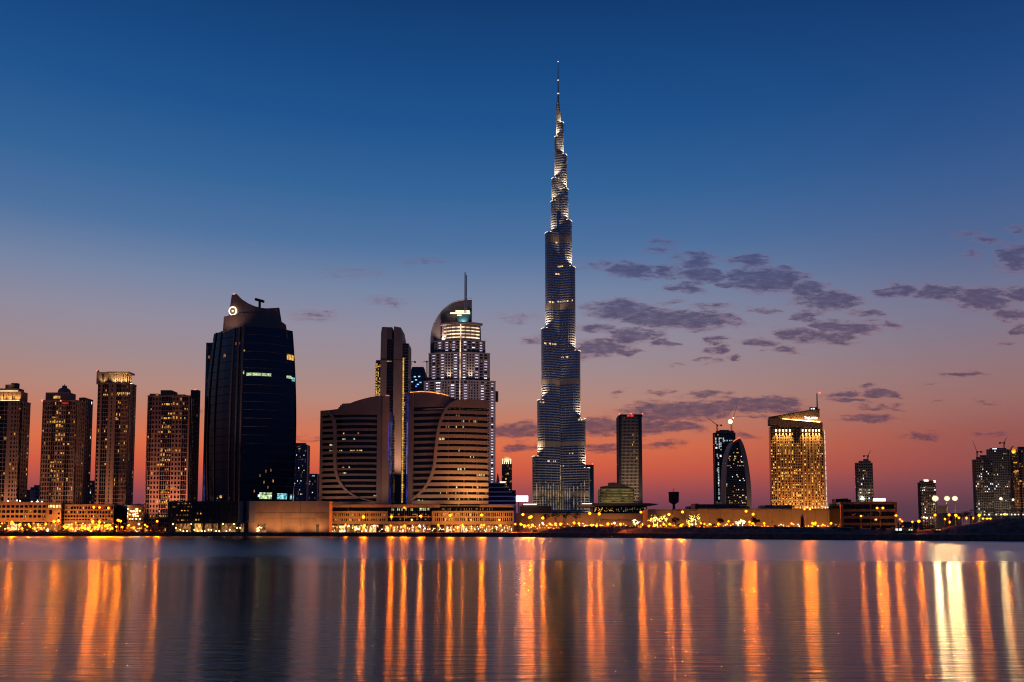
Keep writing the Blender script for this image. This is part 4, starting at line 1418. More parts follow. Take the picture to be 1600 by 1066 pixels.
LAMPS_B = []
for ang, steps, nm in ((radians(180 + 24), LW, "left_wing"), (radians(-24), RW, "right_wing"), (radians(90), BW, "rear_wing")):
    res = list(wing(ang, steps, "wing_tier"))
    for (z1, R, hw, ux, uy), nxt in zip(res, res[1:]):
        if nm == "rear_wing":
            continue
        LAMPS_B.append((z1, R, nxt[1], ux, uy, nxt[0] - z1, hw))
    # foot of the wing
    LAMPS_B.append((2, res[0][1] + 16, res[0][1], res[0][3], res[0][4], res[0][0], res[0][2]))
for z, R, Rn, ux, uy, H, hw in LAMPS_B:
    rr = (R + Rn) / 2 + (1.5 if R - Rn > 4 else 2.5)
    if uy > .5:
        continue
    vx, vy = (uy, -ux) if ux > 0 else (-uy, ux)             # across the wing, towards the lake
    hh_ = min(H, 95)
    for off, pw in ((.1, .5), (.95, .8)):
        px_, py_ = cx0 + ux * rr + vx * hw * off, 14 + uy * rr + vy * (hw * off + (1.2 if off > .5 else 0))
        BK.flood(px_, py_, z + 2.2, (cx0 + ux * (Rn - 4) + vx * hw * .7, 14 + uy * (Rn - 4) + vy * hw * .7, z + hh_ * .55), pw * (60000 * (hh_ / 60) ** 1.4 + 2500), (1, .76, .5), 80, .6)
# core, seam and spire
q = MB()
q.prism([(cx0 + 11 * cos(i * pi / 6), 14 + 11 * sin(i * pi / 6)) for i in range(12)], 0, BK.Z(330))
q.prism([(cx0 + 5.2 * cos(i * pi / 6), 14 + 5.2 * sin(i * pi / 6)) for i in range(12)], BK.Z(330), BK.Z(240))
q.build("core", BGL, BK.root)
q = MB()
q.tube([(cx0 - .8, 14, BK.Z(245)), (cx0 - .8, 14, BK.Z(188)), (cx0 - .6, 14, BK.Z(171))], [3.9, 3.4, 2.8], 10)
q.tube([(cx0 - .5, 14, BK.Z(171)), (cx0 - .5, 14, BK.Z(158))], 2.2, 10)
q.build("spire_base", FIN, BK.root)
q = MB()
q.tube([(cx0 - .6, 14, BK.Z(158)), (cx0 - .6, 14, BK.Z(142)), (cx0 - .6, 14, BK.Z(138)), (cx0 - .6, 14, BK.Z(118)), (cx0 - .6, 14, BK.Z(90))], [1.7, 1.55, 1.2, 1.0, .45], 8)
q.build("spire", FIN, BK.root)
q = MB()
for z_, r_ in ((BK.Z(158), 2.4), (BK.Z(171), 3.2), (BK.Z(215), 4.4), (BK.Z(141), 1.7), (BK.Z(120), 1.25)):
    q.prism([(cx0 - .6 + r_ * cos(i * pi / 5), 14 + r_ * sin(i * pi / 5)) for i in range(10)], z_, z_ + 1.4)
q.build("spire_collar", glow("spire_light", (1, .85, .65), 1.6), BK.root, "stuff")
q = MB(); q.ball((cx0 - .6, 14, BK.Z(90)), .9, .9, .9, 6, 4); q.build("tip_light", glow("tip_white", (1, .9, .8), 2), BK.root)
for z_, pw in ((BK.Z(300), 14000), (BK.Z(232), 9000), (BK.Z(186), 5000)):
    BK.flood(cx0 + 3, 14 - 17, z_, (cx0, 14, z_ + 42), pw, (1, .82, .58), 70, .5)
# lit vertical fins and a bright entrance at the foot
q = MB()
for px in (838, 843.5, 848, 852.5, 856.5, 860.5, 865, 869, 872.5, 876, 879.5, 883, 886.5, 890, 896, 902, 907, 912):
    d = abs(px - CXP)
    yy_ = 14 - d * BK.m * .445 - 10.6
    x = BK.X(px)
    q.box(x - .3, x + .3, yy_ - 1.4, yy_ - .8, BK.Z(797), BK.Z((752 if px != 876 else 730) + int(px) % 3 * 4))
q.build("lit_fin", glow("base_fin_light", (1, .72, .42), .38, .8, .09), BK.root, "stuff")
q = MB()
rbk = random.Random(9)
for (py, a, b_, c) in ((656, 903, 913, 10), (415, 872, 884, 6), (470, 872, 898, 18), (472, 858, 866, 5), (537, 850, 874, 12), (557, 874, 890, 6), (720, 855, 870, 4), (727, 876, 880, 2), (427, 868, 878, 6), (378, 868, 872, 4), (629, 843, 850, 3), (708, 890, 896, 3)):
    for k in range(c):
        px = rbk.uniform(a, b_)
        d = abs(px - CXP)
        yy_ = 14 - d * BK.m * .45 - 10.8
        q.box(BK.X(px), BK.X(px + rbk.uniform(.6, 1.5)), yy_ - .4, yy_, BK.Z(py + 2.2), BK.Z(py))
q.build("lit_window", glow("sky_lobby_light", (1, .62, .28), 1.3, .7, .4), BK.root, "stuff")
q = MB()
q.prism([(cx0 + 58 * cos(i * pi / 10), 6 + 46 * sin(i * pi / 10)) for i in range(20)], 0, 11)
q.build("entrance_podium", CONC, BK.root)
q = MB()
for i in range(9):
    px = 868 + i * 2
    q.tube([(BK.X(px), -48, 12), (BK.X(876), -44, 22 + 3 * sin(i))], .35, 4)
q.build("entrance_light", glow("entrance_glow", (1, .7, .3), 2.2, .5, .3), BK.root, "stuff")

for x_, y_, zt_, pw in ((-58, -70, 90, 60000), (62, -70, 120, 90000), (-20, -95, 180, 60000), (24, -95, 240, 80000)):  # added ground lamps for general light on the shaft
    BK.flood(cx0 + x_, y_, 11.5, (cx0 + x_ * .45, 0, zt_), pw, (1, .72, .5), 60, 1.0)

# ---------------------------------------------------------------- towers on the right
Tt = Building("office_tower", "plain teal glass tower with a red roof light, just right of the supertall tower", "tower", 914, 928, 1700, 40)
plain_tower(Tt, 727, [(914, 928, "g", 5)], 32, 91, mat("teal_metal", (.1, .2, .24), .6), G_TEAL, lp=.02, lmats=(L_DIM,), side=[(0, 1, "s", 1)])
beacon(Tt, 926, 725, 4, 1.2)
Tt.flood(0, -30, 3, (0, 0, 80), 50000, (.6, .8, 1), 80)  # added lamp that brightens the teal facade

Dk = Building("office_tower", "dark rectangular slab tower with beige window grid and red roof lights", "tower", 967.5, 1004, 1200, 26)
plain_tower(Dk, 651, [(967.5, 971.5, "g", 1), (971.5, 998.5, "w", 13), (998.5, 1004, "g", 1)], 34, 92, mat("pale_grid_stone", (.4, .32, .26), .8, var=.2, scale=.3), G_NAVY, lp=.05, lmats=(L_DIM, L_DIM, L_WARM), side=[(0, 1, "g", 2)], pier=.36, span=.36, sidemat=DARK)
q = MB(); q.box(Dk.X(967.5), Dk.X(971.3), -.6, 3, 0, Dk.Z(651)); q.box(Dk.X(998.8), Dk.X(1004), -.6, 26.4, 0, Dk.Z(651)); q.build("dark_pier", mat("navy_panel", (.03, .035, .05), .4), Dk.root)
block(Dk, "roof_storey", DARK, 968, 1004, 647.5, 651, .2, 25)
for px, py in ((968, 647), (986, 646.6), (1004, 646.6)):
    beacon(Dk, px, py, .5, .9)
q = MB(); q.box(Dk.X(981), Dk.X(985), -.6, 0, Dk.Z(651), Dk.Z(648.2)); q.box(Dk.X(986.5), Dk.X(991), -.6, 0, Dk.Z(651), Dk.Z(648.4)); q.build("red_sign_light", glow("red_roof_sign", (1, .05, .05), .9), Dk.root)
Dk.flood(0, -60, 40, (0, 0, 80), 95000, (1, .68, .4), 80)  # added lamp that brightens the window grid

Md = Building("office_block", "mid-rise office block with stepped roof and horizontal olive-lit bands, before the dark slab tower", "building", 938, 991, 1000, 30)
fmd = Face((-Md.w / 2, 2), (Md.w / 2, 0), 3, 8)
q = MB(); q.prism([fmd.pt(i / 8, -.7) for i in range(9)] + [(Md.w / 2, 28), (-Md.w / 2, 28)], 0, Md.Z(764)); q.build("glass_core", G_DARK, Md.root)
for i in range(7):
    py = 763 + i * 4.3
    q = MB(); q.fbox(fmd, 0, 1, Md.Z(py + 1.9), Md.Z(py), .2, -.9); q.build("floor_band", mat("olive_stone", (.4, .34, .2), .8, var=.1), Md.root)
    q = MB(); q.fquad(fmd, .02, .98, Md.Z(py + 3.6), Md.Z(py + 2.0), -.6); q.build("lit_ribbon", glow("olive_light", (.9, .68, .2), .17, .9, .12), Md.root)
top_wall(Md, fmd, [(938, 760.5), (950, 759), (950.5, 754.5), (960, 754), (966, 755), (973, 756.5), (974, 757), (982, 760), (991, 764)], Md.Z(764.5), "roof_wall", STONE_D, -.2, -20)
Md.flood(0, -24, 2, (0, 0, 24), 36000, (1, .75, .35), 110)  # added lamp that brightens the floor bands

# water tower
Wt = Building("water_tower", "dark red-brown water tower with boxy tank, tapering foot and thin mast", "water tower", 1046, 1062.5, 760, 9, ref=775)
q = MB()
ow = Wt.w / 2
lv = [(798, .12), (791, .14), (788, .25), (786.5, .55), (784.5, .9), (783.5, .95), (768.5, 1.0)]
V = []
for py, k in lv:
    for i in range(12):
        a = pi / 12 + i * pi / 6
        V.append((ow * k * cos(a), 4.5 + ow * k * sin(a) * .9, Wt.Z(py)))
q.add(V, [(j * 12 + i, j * 12 + (i + 1) % 12, (j + 1) * 12 + (i + 1) % 12, (j + 1) * 12 + i) for j in range(len(lv) - 1) for i in range(12)] + [tuple(range(len(V) - 12, len(V)))])
q.build("tank", mat("rust_paint", (.09, .035, .03), .7, var=.2, scale=.4), Wt.root)
q = MB(); q.tube([(0, 4.5, 0), (0, 4.5, Wt.Z(788))], [1.8, 1.2], 10); q.build("stem", mat("rust_paint", (.09, .035, .03), .7), Wt.root)
q = MB(); q.tube([(0, 4.5, Wt.Z(768.5)), (0, 4.5, Wt.Z(763))], .22, 5); q.build("mast", DARK, Wt.root)
q = MB(); q.tube([(ow * 1.03 * cos(i * pi / 12), 4.5 + ow * .94 * sin(i * pi / 12), Wt.Z(770)) for i in range(25)], .12, 4); q.tube([(ow * 1.03 * cos(i * pi / 12), 4.5 + ow * .94 * sin(i * pi / 12), Wt.Z(783)) for i in range(25)], .12, 4); q.build("hoop", DARK, Wt.root)

# pair under construction
Ca = Building("construction_tower", "tower under construction with white-lit window columns, behind the pointed sail-shaped tower", "tower", 1118, 1151, 1350, 12)
plain_tower(Ca, 677, [(1118, 1151, "w", 9, .5)], 36, 101, CONC, G_DARK, lp=.12, lmats=(L_COOL, L_DIM, L_COOL), pier=.3, span=.3, side_lp=.1)
block(Ca, "roof_storey", CONC, 1121, 1147, 673, 677, 1, 11); block(Ca, "roof_storey", CONC, 1126, 1140, 671.5, 673.2, 2, 10)
ra = random.Random(102)
q = MB()
for px, y0, y1, p in ((1119, 684, 694, .8), (1124.5, 684, 700, .7), (1127, 684, 704, .7), (1131, 684, 690, .8), (1121, 694, 760, .3), (1127, 704, 760, .25), (1122.5, 715, 786, .55), (1129, 720, 786, .35)):
    py = y0
    while py < y1:
        if ra.random() < p:
            q.box(Ca.X(px), Ca.X(px + 1.7), -.25, -.05, Ca.Z(py + 1.7), Ca.Z(py), 0)
        py += 2.55
for px in (1133, 1137, 1141, 1144.5):
    q.box(Ca.X(px), Ca.X(px + 1.7), -.25, -.05, Ca.Z(689.5), Ca.Z(687.6), 0)
q.build("worklight", [glow("white_worklight", (.85, .95, 1), .55, .5, .3)], Ca.root, "stuff")
crane(1120.8, 676, 664.5, (1104, 652), 1355, "crane with raised jib on the left of the white-lit construction tower", th=.9)
cr = crane(1143, 674, 660, (1152, 634), 1358, "crane with steep jib and bright amber lamp on the white-lit construction tower", th=.9)
q = MB(); q.ball((at(1141, 659, 1352)[0] - cr.location.x, -6, at(1141, 659, 1352)[2] - cr.location.z), 3.2, 2.0, 3.2, 10, 7); q.build("lamp", glow("amber_floodlight", (1, .55, .15), 30, sampled=True), cr)
q = MB(); q.ball((at(1143.5, 677, 1350)[0] - cr.location.x, -5, at(1143.5, 677, 1350)[2] - cr.location.z), 1.2, .8, 1.2, 8, 5); q.build("lamp", glow("amber_worklight", (1, .6, .2), 8), cr)
q = MB(); q.ball((at(1146, 653, 1355)[0] - cr.location.x, -2, at(1146, 653, 1355)[2] - cr.location.z), .9, .6, .9, 8, 5); q.build("lamp", glow("jib_lamp", (1, .9, .85), 5), cr)

Sl = Building("sail_tower", "pointed sail-shaped tower with beige curved frame, beside the gold-lit hotel", "tower", 1131, 1174, 1300, 30)
lft = smooth_pts([(1132.5, 800), (1133, 770), (1134.5, 740), (1137.5, 715), (1142, 700), (1147.5, 690)], 5)
rgt = smooth_pts([(1158, 685), (1163, 694), (1168, 712), (1172, 738), (1174, 765), (1174, 800)], 5)
ilf = [(a + 1.3, b_ + 1.2) for a, b_ in lft]
irt = [(a - 7.2 + 2.6 * max(0, (700 - b_) / 15), b_) for a, b_ in rgt]
irt = [(min(a, c[0] - 2.6), b_) for (a, b_), c in zip(irt, rgt)]
P_ = lambda L: [(Sl.X(a), Sl.Z(b_)) for a, b_ in L]
q = MB(); q.plate(P_(ilf + irt), 1.2, 28); q.build("glass_core", G_DARK, Sl.root)
q = MB()
for (oa, ob, ia, ib) in zip(lft, lft[1:], ilf, ilf[1:]):
    q.plate(P_([oa, ob, ib, ia])[::-1], 0, 29)
q.build("frame", CLAD, Sl.root)
q = MB()
for (oa, ob, ia, ib) in zip(rgt, rgt[1:], irt, irt[1:]):
    q.plate(P_([oa, ob, ib, ia]), 0, 29)
q.build("frame", CLAD, Sl.root)
q = MB(); lt = MB()
py = 694.0
L_ = [(b_, a) for a, b_ in ilf]; R_ = [(b_, a) for a, b_ in irt]


def xat(L, y):
    L = sorted(L)
    for (ya, xa), (yb, xb) in zip(L, L[1:]):
        if ya <= y <= yb:
            return xa + (xb - xa) * (y - ya) / max(1e-6, yb - ya)
    return L[0][1] if y < L[0][0] else L[-1][1]


rowp = {}
while py < 790:
    x0, x1 = xat(L_, py), xat(R_, py)
    if x1 > x0 + 1:
        q.box(Sl.X(x0), Sl.X(x1), .7, 1.5, Sl.Z(py + .9), Sl.Z(py))
        p = ra.choice((.06, .1, .16, .35)) if py > 705 else .02
        px = x0 + .6
        while px < x1 - 1.4:
            if ra.random() < p:
                lt.box(Sl.X(px), Sl.X(px + 1.3), 1.0, 1.15, Sl.Z(py + 2.4), Sl.Z(py + 1.1), ra.choice((0, 1, 1, 2)))
            px += 1.7
    py += 2.9
q.build("floor_band", mat("sail_floor_band", (.14, .12, .11), .7), Sl.root, "stuff")
lt.build("lit_window", [L_WARM, L_YEL, L_COOL], Sl.root, "stuff")
q = MB(); q.tube([(Sl.X(1147), -.4, Sl.Z(690)), (Sl.X(1152.5), -.4, Sl.Z(686.5)), (Sl.X(1158), -.4, Sl.Z(683.6))], .75, 6); q.build("red_rope_light", glow("red_orange_rope", (1, .16, .04), 1.6, .4, .2), Sl.root)
q = MB(); q.plate(P_([(1147, 691), (1158, 685), (1159, 688), (1147, 694)]), -.2, 20); q.build("roof_slope", CLAD_G, Sl.root)
Sl.flood(Sl.X(1180), -30, 6, (Sl.X(1171), 0, 50), 14000, (1, .55, .26), 90)  # added lamp that brightens the right frame

# ---------------------------------------------------------------- gold-lit hotel
G = Building("hotel_tower", "broad hotel tower glowing gold all over, with slanted crown and thin roof mast", "tower", 1206, 1288, 1000, 10)
GOLD = mat("golden_stone", (.46, .29, .14), .75, var=.1, scale=.1)
zG0, zG1 = 0, G.Z(667)
g = MB(); g.prism(G.core_poly(.8), 0, zG1); g.build("glass_core", G_DARK, G.root)
wl, lt = MB(), MB()
rg = random.Random(121)
ncol, nf = 30, 37
fh = (zG1 - zG0) / nf
tG = lambda px: G.T(px)
for j in range(nf + 1):
    wl.fbox(G.front, 0, 1, max(0, j * fh - .42), j * fh + .42, -.1, -.7)
for i in range(ncol + 1):
    wl.fbox(G.front, max(0, i / ncol - .0045), min(1, i / ncol + .0045), 0, zG1, 0, -.75)
wl.build("window_grid", GOLD, G.root, "stuff")
for j in range(nf - 2):
    py = 790 - (790 - 667) * j / nf
    dens = (.42 if py > 690 else .12) * rg.choice((.55, .9, 1.1, 1.6))
    for i in range(ncol):
        mid = abs(i / ncol - .5) < .09
        lowrow = py > 768
        p = dens * (.35 if mid and py < 720 else 1) * (1.25 if lowrow else 1)
        if rg.random() < p:
            full = rg.random() < .35
            z0 = j * fh + .5
            lt.fquad(G.front, (i + .12) / ncol, (i + .88) / ncol, z0, z0 + (fh - 1.0) * (1 if full else .55), -.72, rg.choice((0, 0, 1, 2, 2)))
lt.build("lit_window", [glow("hotel_amber", (1, .44, .07), 1.5, .6, .5), glow("hotel_yellow", (1, .5, .11), 1.3, .5, .5), glow("hotel_dim", (1, .38, .07), .6, .7, .5)], G.root, "stuff")
PIL = [1214.3, 1219.8, 1225.2, 1230.5, 1236, 1256, 1261.3, 1266.7, 1272, 1277, 1282]
for px in PIL:
    q = MB(); q.box(G.X(px - .75), G.X(px + .75), -1.1, .2, 0, G.Z(671)); q.build("pilaster", GOLD, G.root)
    q = MB(); q.box(G.X(px - .9), G.X(px + .9), -1.6, -1.12, G.Z(674.6), G.Z(671.4)); q.build("pilaster_lamp", glow("pilaster_glow", (1, .7, .28), 5), G.root)
    G.flood(G.X(px), -2.6, G.Z(673.6), (G.X(px), -1.2, G.Z(700)), 20000, (1, .6, .2), 70, .25, down=True)
    if px > 1225:
        G.flood(G.X(px), -3.0, 2 + (px % 3), (G.X(px), -.8, 30), 16000, (1, .6, .2), 60, .25)
block(G, "dark_slot", DARK, 1241, 1244.5, 665, 690, -.2, .4); block(G, "dark_slot", DARK, 1246.5, 1250, 665, 690, -.2, .4)
q = MB()
q.plate([(G.X(1205.8), G.Z(664.5)), (G.X(1288), G.Z(669.5)), (G.X(1288), G.Z(660.3)), (G.X(1205.8), G.Z(653.5))], -.6, 9.6); q.build("crown_band", GOLD, G.root)
q = MB()
q.plate([(G.X(1207), G.Z(655)), (G.X(1286.6), G.Z(662)), (G.X(1286.6), G.Z(639.5)), (G.X(1270), G.Z(641.5)), (G.X(1240), G.Z(646.5)), (G.X(1207), G.Z(651.2))], 5.5, 9.5); q.build("slanted_crown", GOLD, G.root)
q = MB(); q.plate([(G.X(1207), G.Z(651.2)), (G.X(1240), G.Z(646.5)), (G.X(1270), G.Z(641.5)), (G.X(1287), G.Z(639.4)), (G.X(1287), G.Z(637.8)), (G.X(1268), G.Z(640)), (G.X(1238), G.Z(645.2)), (G.X(1206.5), G.Z(650.6))][::-1], 4.8, 9.8); q.build("crown_eave", STONE_D, G.root)
q = MB()
q.tube([(G.X(px), 2.6, G.Z(652.4 + (px - 1205.8) * .0827)) for px in (1226, 1246, 1266, 1285.5)], [.08, .2, .3, .38], 6)
q.build("crown_wash_light", glow("crown_wash", (1, .56, .16), 26, sampled=True), G.root)
q = MB(); q.plate([(G.X(1205.9), G.Z(654)), (G.X(1208.5), G.Z(654)), (G.X(1208.5), G.Z(650.5)), (G.X(1207.2), G.Z(651.8)), (G.X(1206), G.Z(650.5))], 0, 2); q.build("corner_finial", GOLD, G.root)
# lit lettering, too small to read in the photo: the same run of strokes
SG = MB()


def stroke(x0, y0, x1, y1, wdt=.55):
    a, b_ = (G.X(x0), G.Z(y0)), (G.X(x1), G.Z(y1))
    SG.tube([(a[0], 4.6, a[1]), (b_[0], 4.6, b_[1])], wdt * .55, 5)


for s_ in ((1262, 650.3, 1264.5, 650.6), (1264.5, 650.6, 1265, 652.4), (1265, 652.4, 1263, 653.6), (1266.5, 651, 1266.5, 653.4), (1268.2, 651, 1268.2, 654.6), (1268.2, 654.6, 1270, 654), (1270.2, 650.6, 1270.2, 653.6), (1271, 653.6, 1273.4, 653.6), (1273.4, 653.6, 1273.6, 651), (1275, 651.4, 1275, 653.6), (1275, 653.6, 1277, 653.2), (1277, 653.2, 1277, 651.2), (1277, 651.2, 1275, 651.4), (1278.4, 653.4, 1278.6, 651.2), (1278.6, 651.2, 1280.6, 651.4), (1280.6, 651.4, 1280.6, 653.6), (1280.6, 653.6, 1278.4, 653.4), (1282, 651.6, 1282, 653.4)):
    stroke(*s_)
SG.build("sign_lettering", glow("white_sign", (1, .95, .98), 3.5), G.root)
q = MB(); q.box(G.X(1272.5), G.X(1284), 6.5, 9.6, G.Z(640), G.Z(635)); q.build("plant_room", mat("blue_grey_concrete", (.1, .13, .18), .8), G.root)
q = MB(); q.box(G.X(1273.5), G.X(1275.5), 6.2, 6.5, G.Z(638.6), G.Z(636.8)); q.box(G.X(1276.5), G.X(1279.5), 6.2, 6.5, G.Z(638.6), G.Z(636.4)); q.build("roof_worklight", L_COOL, G.root)
q = MB(); q.tube([(G.X(1284.8), 9, G.Z(640)), (G.X(1284.8), 9, G.Z(613))], [.85, .6], 6); q.build("mast", CLAD_G, G.root)
beacon(G, 1284.8, 612, 9, 1.0)
q = MB(); q.plate([(G.X(1287.4), 0), (G.X(1291.5), 0), (G.X(1291.0), G.Z(675)), (G.X(1287.4), G.Z(672))], 2, 10); q.build("side_wall", CLAD, G.root)
q = MB()
for y0 in range(672, 790, 8):
    q.box(G.X(1291.3 + (y0 - 672) * .006), G.X(1292.2 + (y0 - 672) * .006), 1.2, 1.8, G.Z(y0 + 6.6), G.Z(y0))
q.build("edge_light", glow("edge_cream", (1, .8, .6), .8, .4, .08), G.root)
G.flood(-20, -40, 4, (-10, 0, 40), 100000, (1, .42, .1), 100)
G.flood(20, -40, 4, (16, 0, 50), 110000, (1, .42, .1), 100)
q = MB()
for px in range(1205, 1290, 4):
    q.fquad(G.front, G.T(px), G.T(px + 3), G.Z(783), G.Z(781.6), -.05)
q.build("lit_cornice", L_YEL, G.root, "stuff")

# towers farther right
F1 = Building("construction_tower", "slim construction tower with scattered white lights and small roof crane, right of the gold-lit hotel", "tower", 1340, 1365, 1400, 8)
plain_tower(F1, 724, [(1340, 1365, "w", 9)], 24, 131, CONC, G_DARK, lp=.34, lmats=(L_COOL, L_YEL, L_DIM, L_DIM), pier=.3, span=.4, rows={23: .02, 22: .05, 21: .2})
block(F1, "roof_storey", CONC, 1344, 1361, 720, 724, 1, 7); block(F1, "roof_storey", CONC, 1351, 1358, 717, 720.2, 2, 6)
crane(1356, 718, 712.5, (1361, 703), 1404, "small crane on the slim construction tower")
q = MB(); q.ball((F1.X(1347), -2, F1.Z(779)), 2.0, 1, 2.0, 8, 6); q.build("floodlight_lamp", glow("green_white_flood", (.9, 1, .8), 40, sampled=True), F1.root)
F2 = Building("apartment_tower", "short tower with bright crown lights, behind the glaring floodlights", "tower", 1438, 1463, 1300, 8)
plain_tower(F2, 755, [(1438, 1463, "w", 9)], 17, 132, STONE_D, G_DARK, lp=.3, lmats=(L_YEL, L_DIM, L_COOL, L_DIM), pier=.36, span=.38)
block(F2, "roof_storey", STONE_D, 1440, 1461, 751, 755, 1, 7)
q = MB(); q.box(F2.X(1445), F2.X(1452), 1, 1.8, F2.Z(752.4), F2.Z(749.6)); q.box(F2.X(1460), F2.X(1463), 1, 1.8, F2.Z(754), F2.Z(750.5)); q.build("crown_light", glow("crown_cream", (1, .85, .5), 3, .4, .3), F2.root)
block(F2, "low_wing", STONE_D, 1463, 1484, 790, 810, 4, 20)
F3 = Building("construction_tower", "shorter of two dark construction towers at the right, with rows of white lit floors", "tower", 1525, 1553, 1300, 8)
plain_tower(F3, 719, [(1525, 1553, "w", 10)], 28, 133, CONC, G_DARK, lp=.08, lmats=(L_COOL, L_DIM, L_DIM), rows={i: p for i, p in zip(range(12, 22), (.02, .02, .02, .5, .5, .45, .6, .5, .4, .1))} | {i: .3 for i in range(4, 11)}, pier=.3, span=.35)
block(F3, "roof_storey", CONC, 1529, 1545, 714, 719, 1, 7); block(F3, "roof_storey", CONC, 1534, 1543, 711, 714.2, 2, 6)
crane(1527, 717, 706, (1520, 689), 1304, "crane with raised jib on the shorter dark construction tower")
F4 = Building("construction_tower", "taller of two dark construction towers at the right, with a flat roof", "tower", 1548, 1579, 1360, 8)
plain_tower(F4, 703, [(1548, 1579, "w", 11)], 34, 134, CONC, G_DARK, lp=.1, lmats=(L_COOL, L_DIM, L_YEL, L_DIM), rows={18: .45, 19: .4, 28: .25}, pier=.34, span=.38)
block(F4, "roof_storey", CONC, 1550, 1573, 700, 703, 1, 7)
q = MB(); q.box(F4.X(1554), F4.X(1561), 1, 1.9, F4.Z(702.3), F4.Z(700.6)); q.build("roof_worklight", L_COOL, F4.root)
crane(1569, 701, 692, (1574, 682), 1364, "crane with short raised jib on the taller dark construction tower")
F5 = Building("apartment_tower", "amber-lit tower with glowing crown corner, cut by the right edge of the photo", "tower", 1584, 1618, 1250, 8)
plain_tower(F5, 703, [(1584, 1594, "w", 4, 1.5), (1594, 1598, "g", 1), (1598, 1618, "w", 6)], 32, 135, STONE, G_DARK, lp=.16, lmats=(L_WARM, L_DIM, L_DIM), rows={18: .5, 19: .4}, pier=.36)
q = MB(); q.plate([(F5.X(1582.5), F5.Z(709)), (F5.X(1591), F5.Z(709)), (F5.X(1588.5), F5.Z(700)), (F5.X(1586.5), F5.Z(697)), (F5.X(1584), F5.Z(700))], -1, 3); q.build("crown_corner", GOLD, F5.root)
F5.flood(F5.X(1586), -3.5, F5.Z(710), (F5.X(1586), -.5, F5.Z(703)), 9000, (1, .42, .06), 100)
block(F5, "roof_storey", STONE_D, 1594, 1612, 698, 703, 2, 7)
F5.flood(-4, -40, 10, (0, 0, 60), 60000, (1, .5, .18), 80)  # added lamp that lifts the whole facade
q = MB()
for px, py in ((1586, 722), (1588, 735), (1585, 736.5)):
    q.box(F5.X(px), F5.X(px + 5), -.3, 0, F5.Z(py + 2), F5.Z(py))
q.build("lit_window", L_WARM, F5.root, "stuff")

# far skyline seen through the gaps
FAR = [(33, 46, 766, 1900, "far grey block just right of the crowned tower's foot", .05), (47, 60, 762, 2000, "far grey stepped block behind the domed tower", .05), (124, 146, 752, 1500, "dark mid-distance block with lit top floor between two stone towers", .12),
       (268, 279, 757, 1700, "far narrow block between the pink tower and the slim grey tower", .08), (459, 479, 696, 1800, "hazy blue-grey far tower right beside the black tower", .12), (479, 495, 741, 1900, "shorter hazy far block beside the left curved block", .1)]
for (a, b_, yt, Y, lab, lp) in FAR:
    q_ = Building("far_building", lab, "building", a, b_, Y, 24)
    plain_tower(q_, yt, [(a, b_, "w", max(4, int((b_ - a) / 2)))], int((790 - yt) / 2.4), a, FARW, G_BLUE, lp=lp, lmats=(L_DIM, L_DIM, L_COOL), pier=.35, span=.4)
    if a == 124:
        qq = MB(); qq.box(q_.X(125), q_.X(143), -.4, 0, q_.Z(757), q_.Z(755)); qq.build("lit_window", L_DIM, q_.root); block(q_, "lit_window", L_YEL, 127, 132, 754.6, 757.2, -.6, -.3)
    if a == 459:
        block(q_, "roof_storey", FARW, 462, 476, 692, 696, 3, 18)
    if a == 47:
        block(q_, "roof_storey", FARW, 52, 58, 758, 762, 3, 18)
for k, (a, b_, yt, lab) in enumerate(((1076, 1088, 792, "dim low far block right of the water tower"), (1296, 1312, 791, "dim low far block between gold hotel and office block"), (1403, 1436, 816, "dim low far building beyond the office block's right end"), (206, 224, 789, "dim low far block between the two right stone towers"))):
    q_ = Building("far_building", lab, "building", a, b_, 1500 + 60 * k, 30)
    plain_tower(q_, yt, [(a, b_, "w", 8)], 3, 300 + k, FARW, G_DARK, lp=.15, lmats=(L_DIM, L_WARM))

for TB, pw in ((Ca, 80000), (Sl, 22000), (F1, 60000), (F2, 60000), (F3, 70000), (F4, 80000)):  # lamps added to lift the dark facades of the farther towers
    TB.flood(0, -50, 3, (0, 0, 50), pw, (1, .72, .5), 90)

# ---------------------------------------------------------------- low buildings along the shore
rl = random.Random(201)


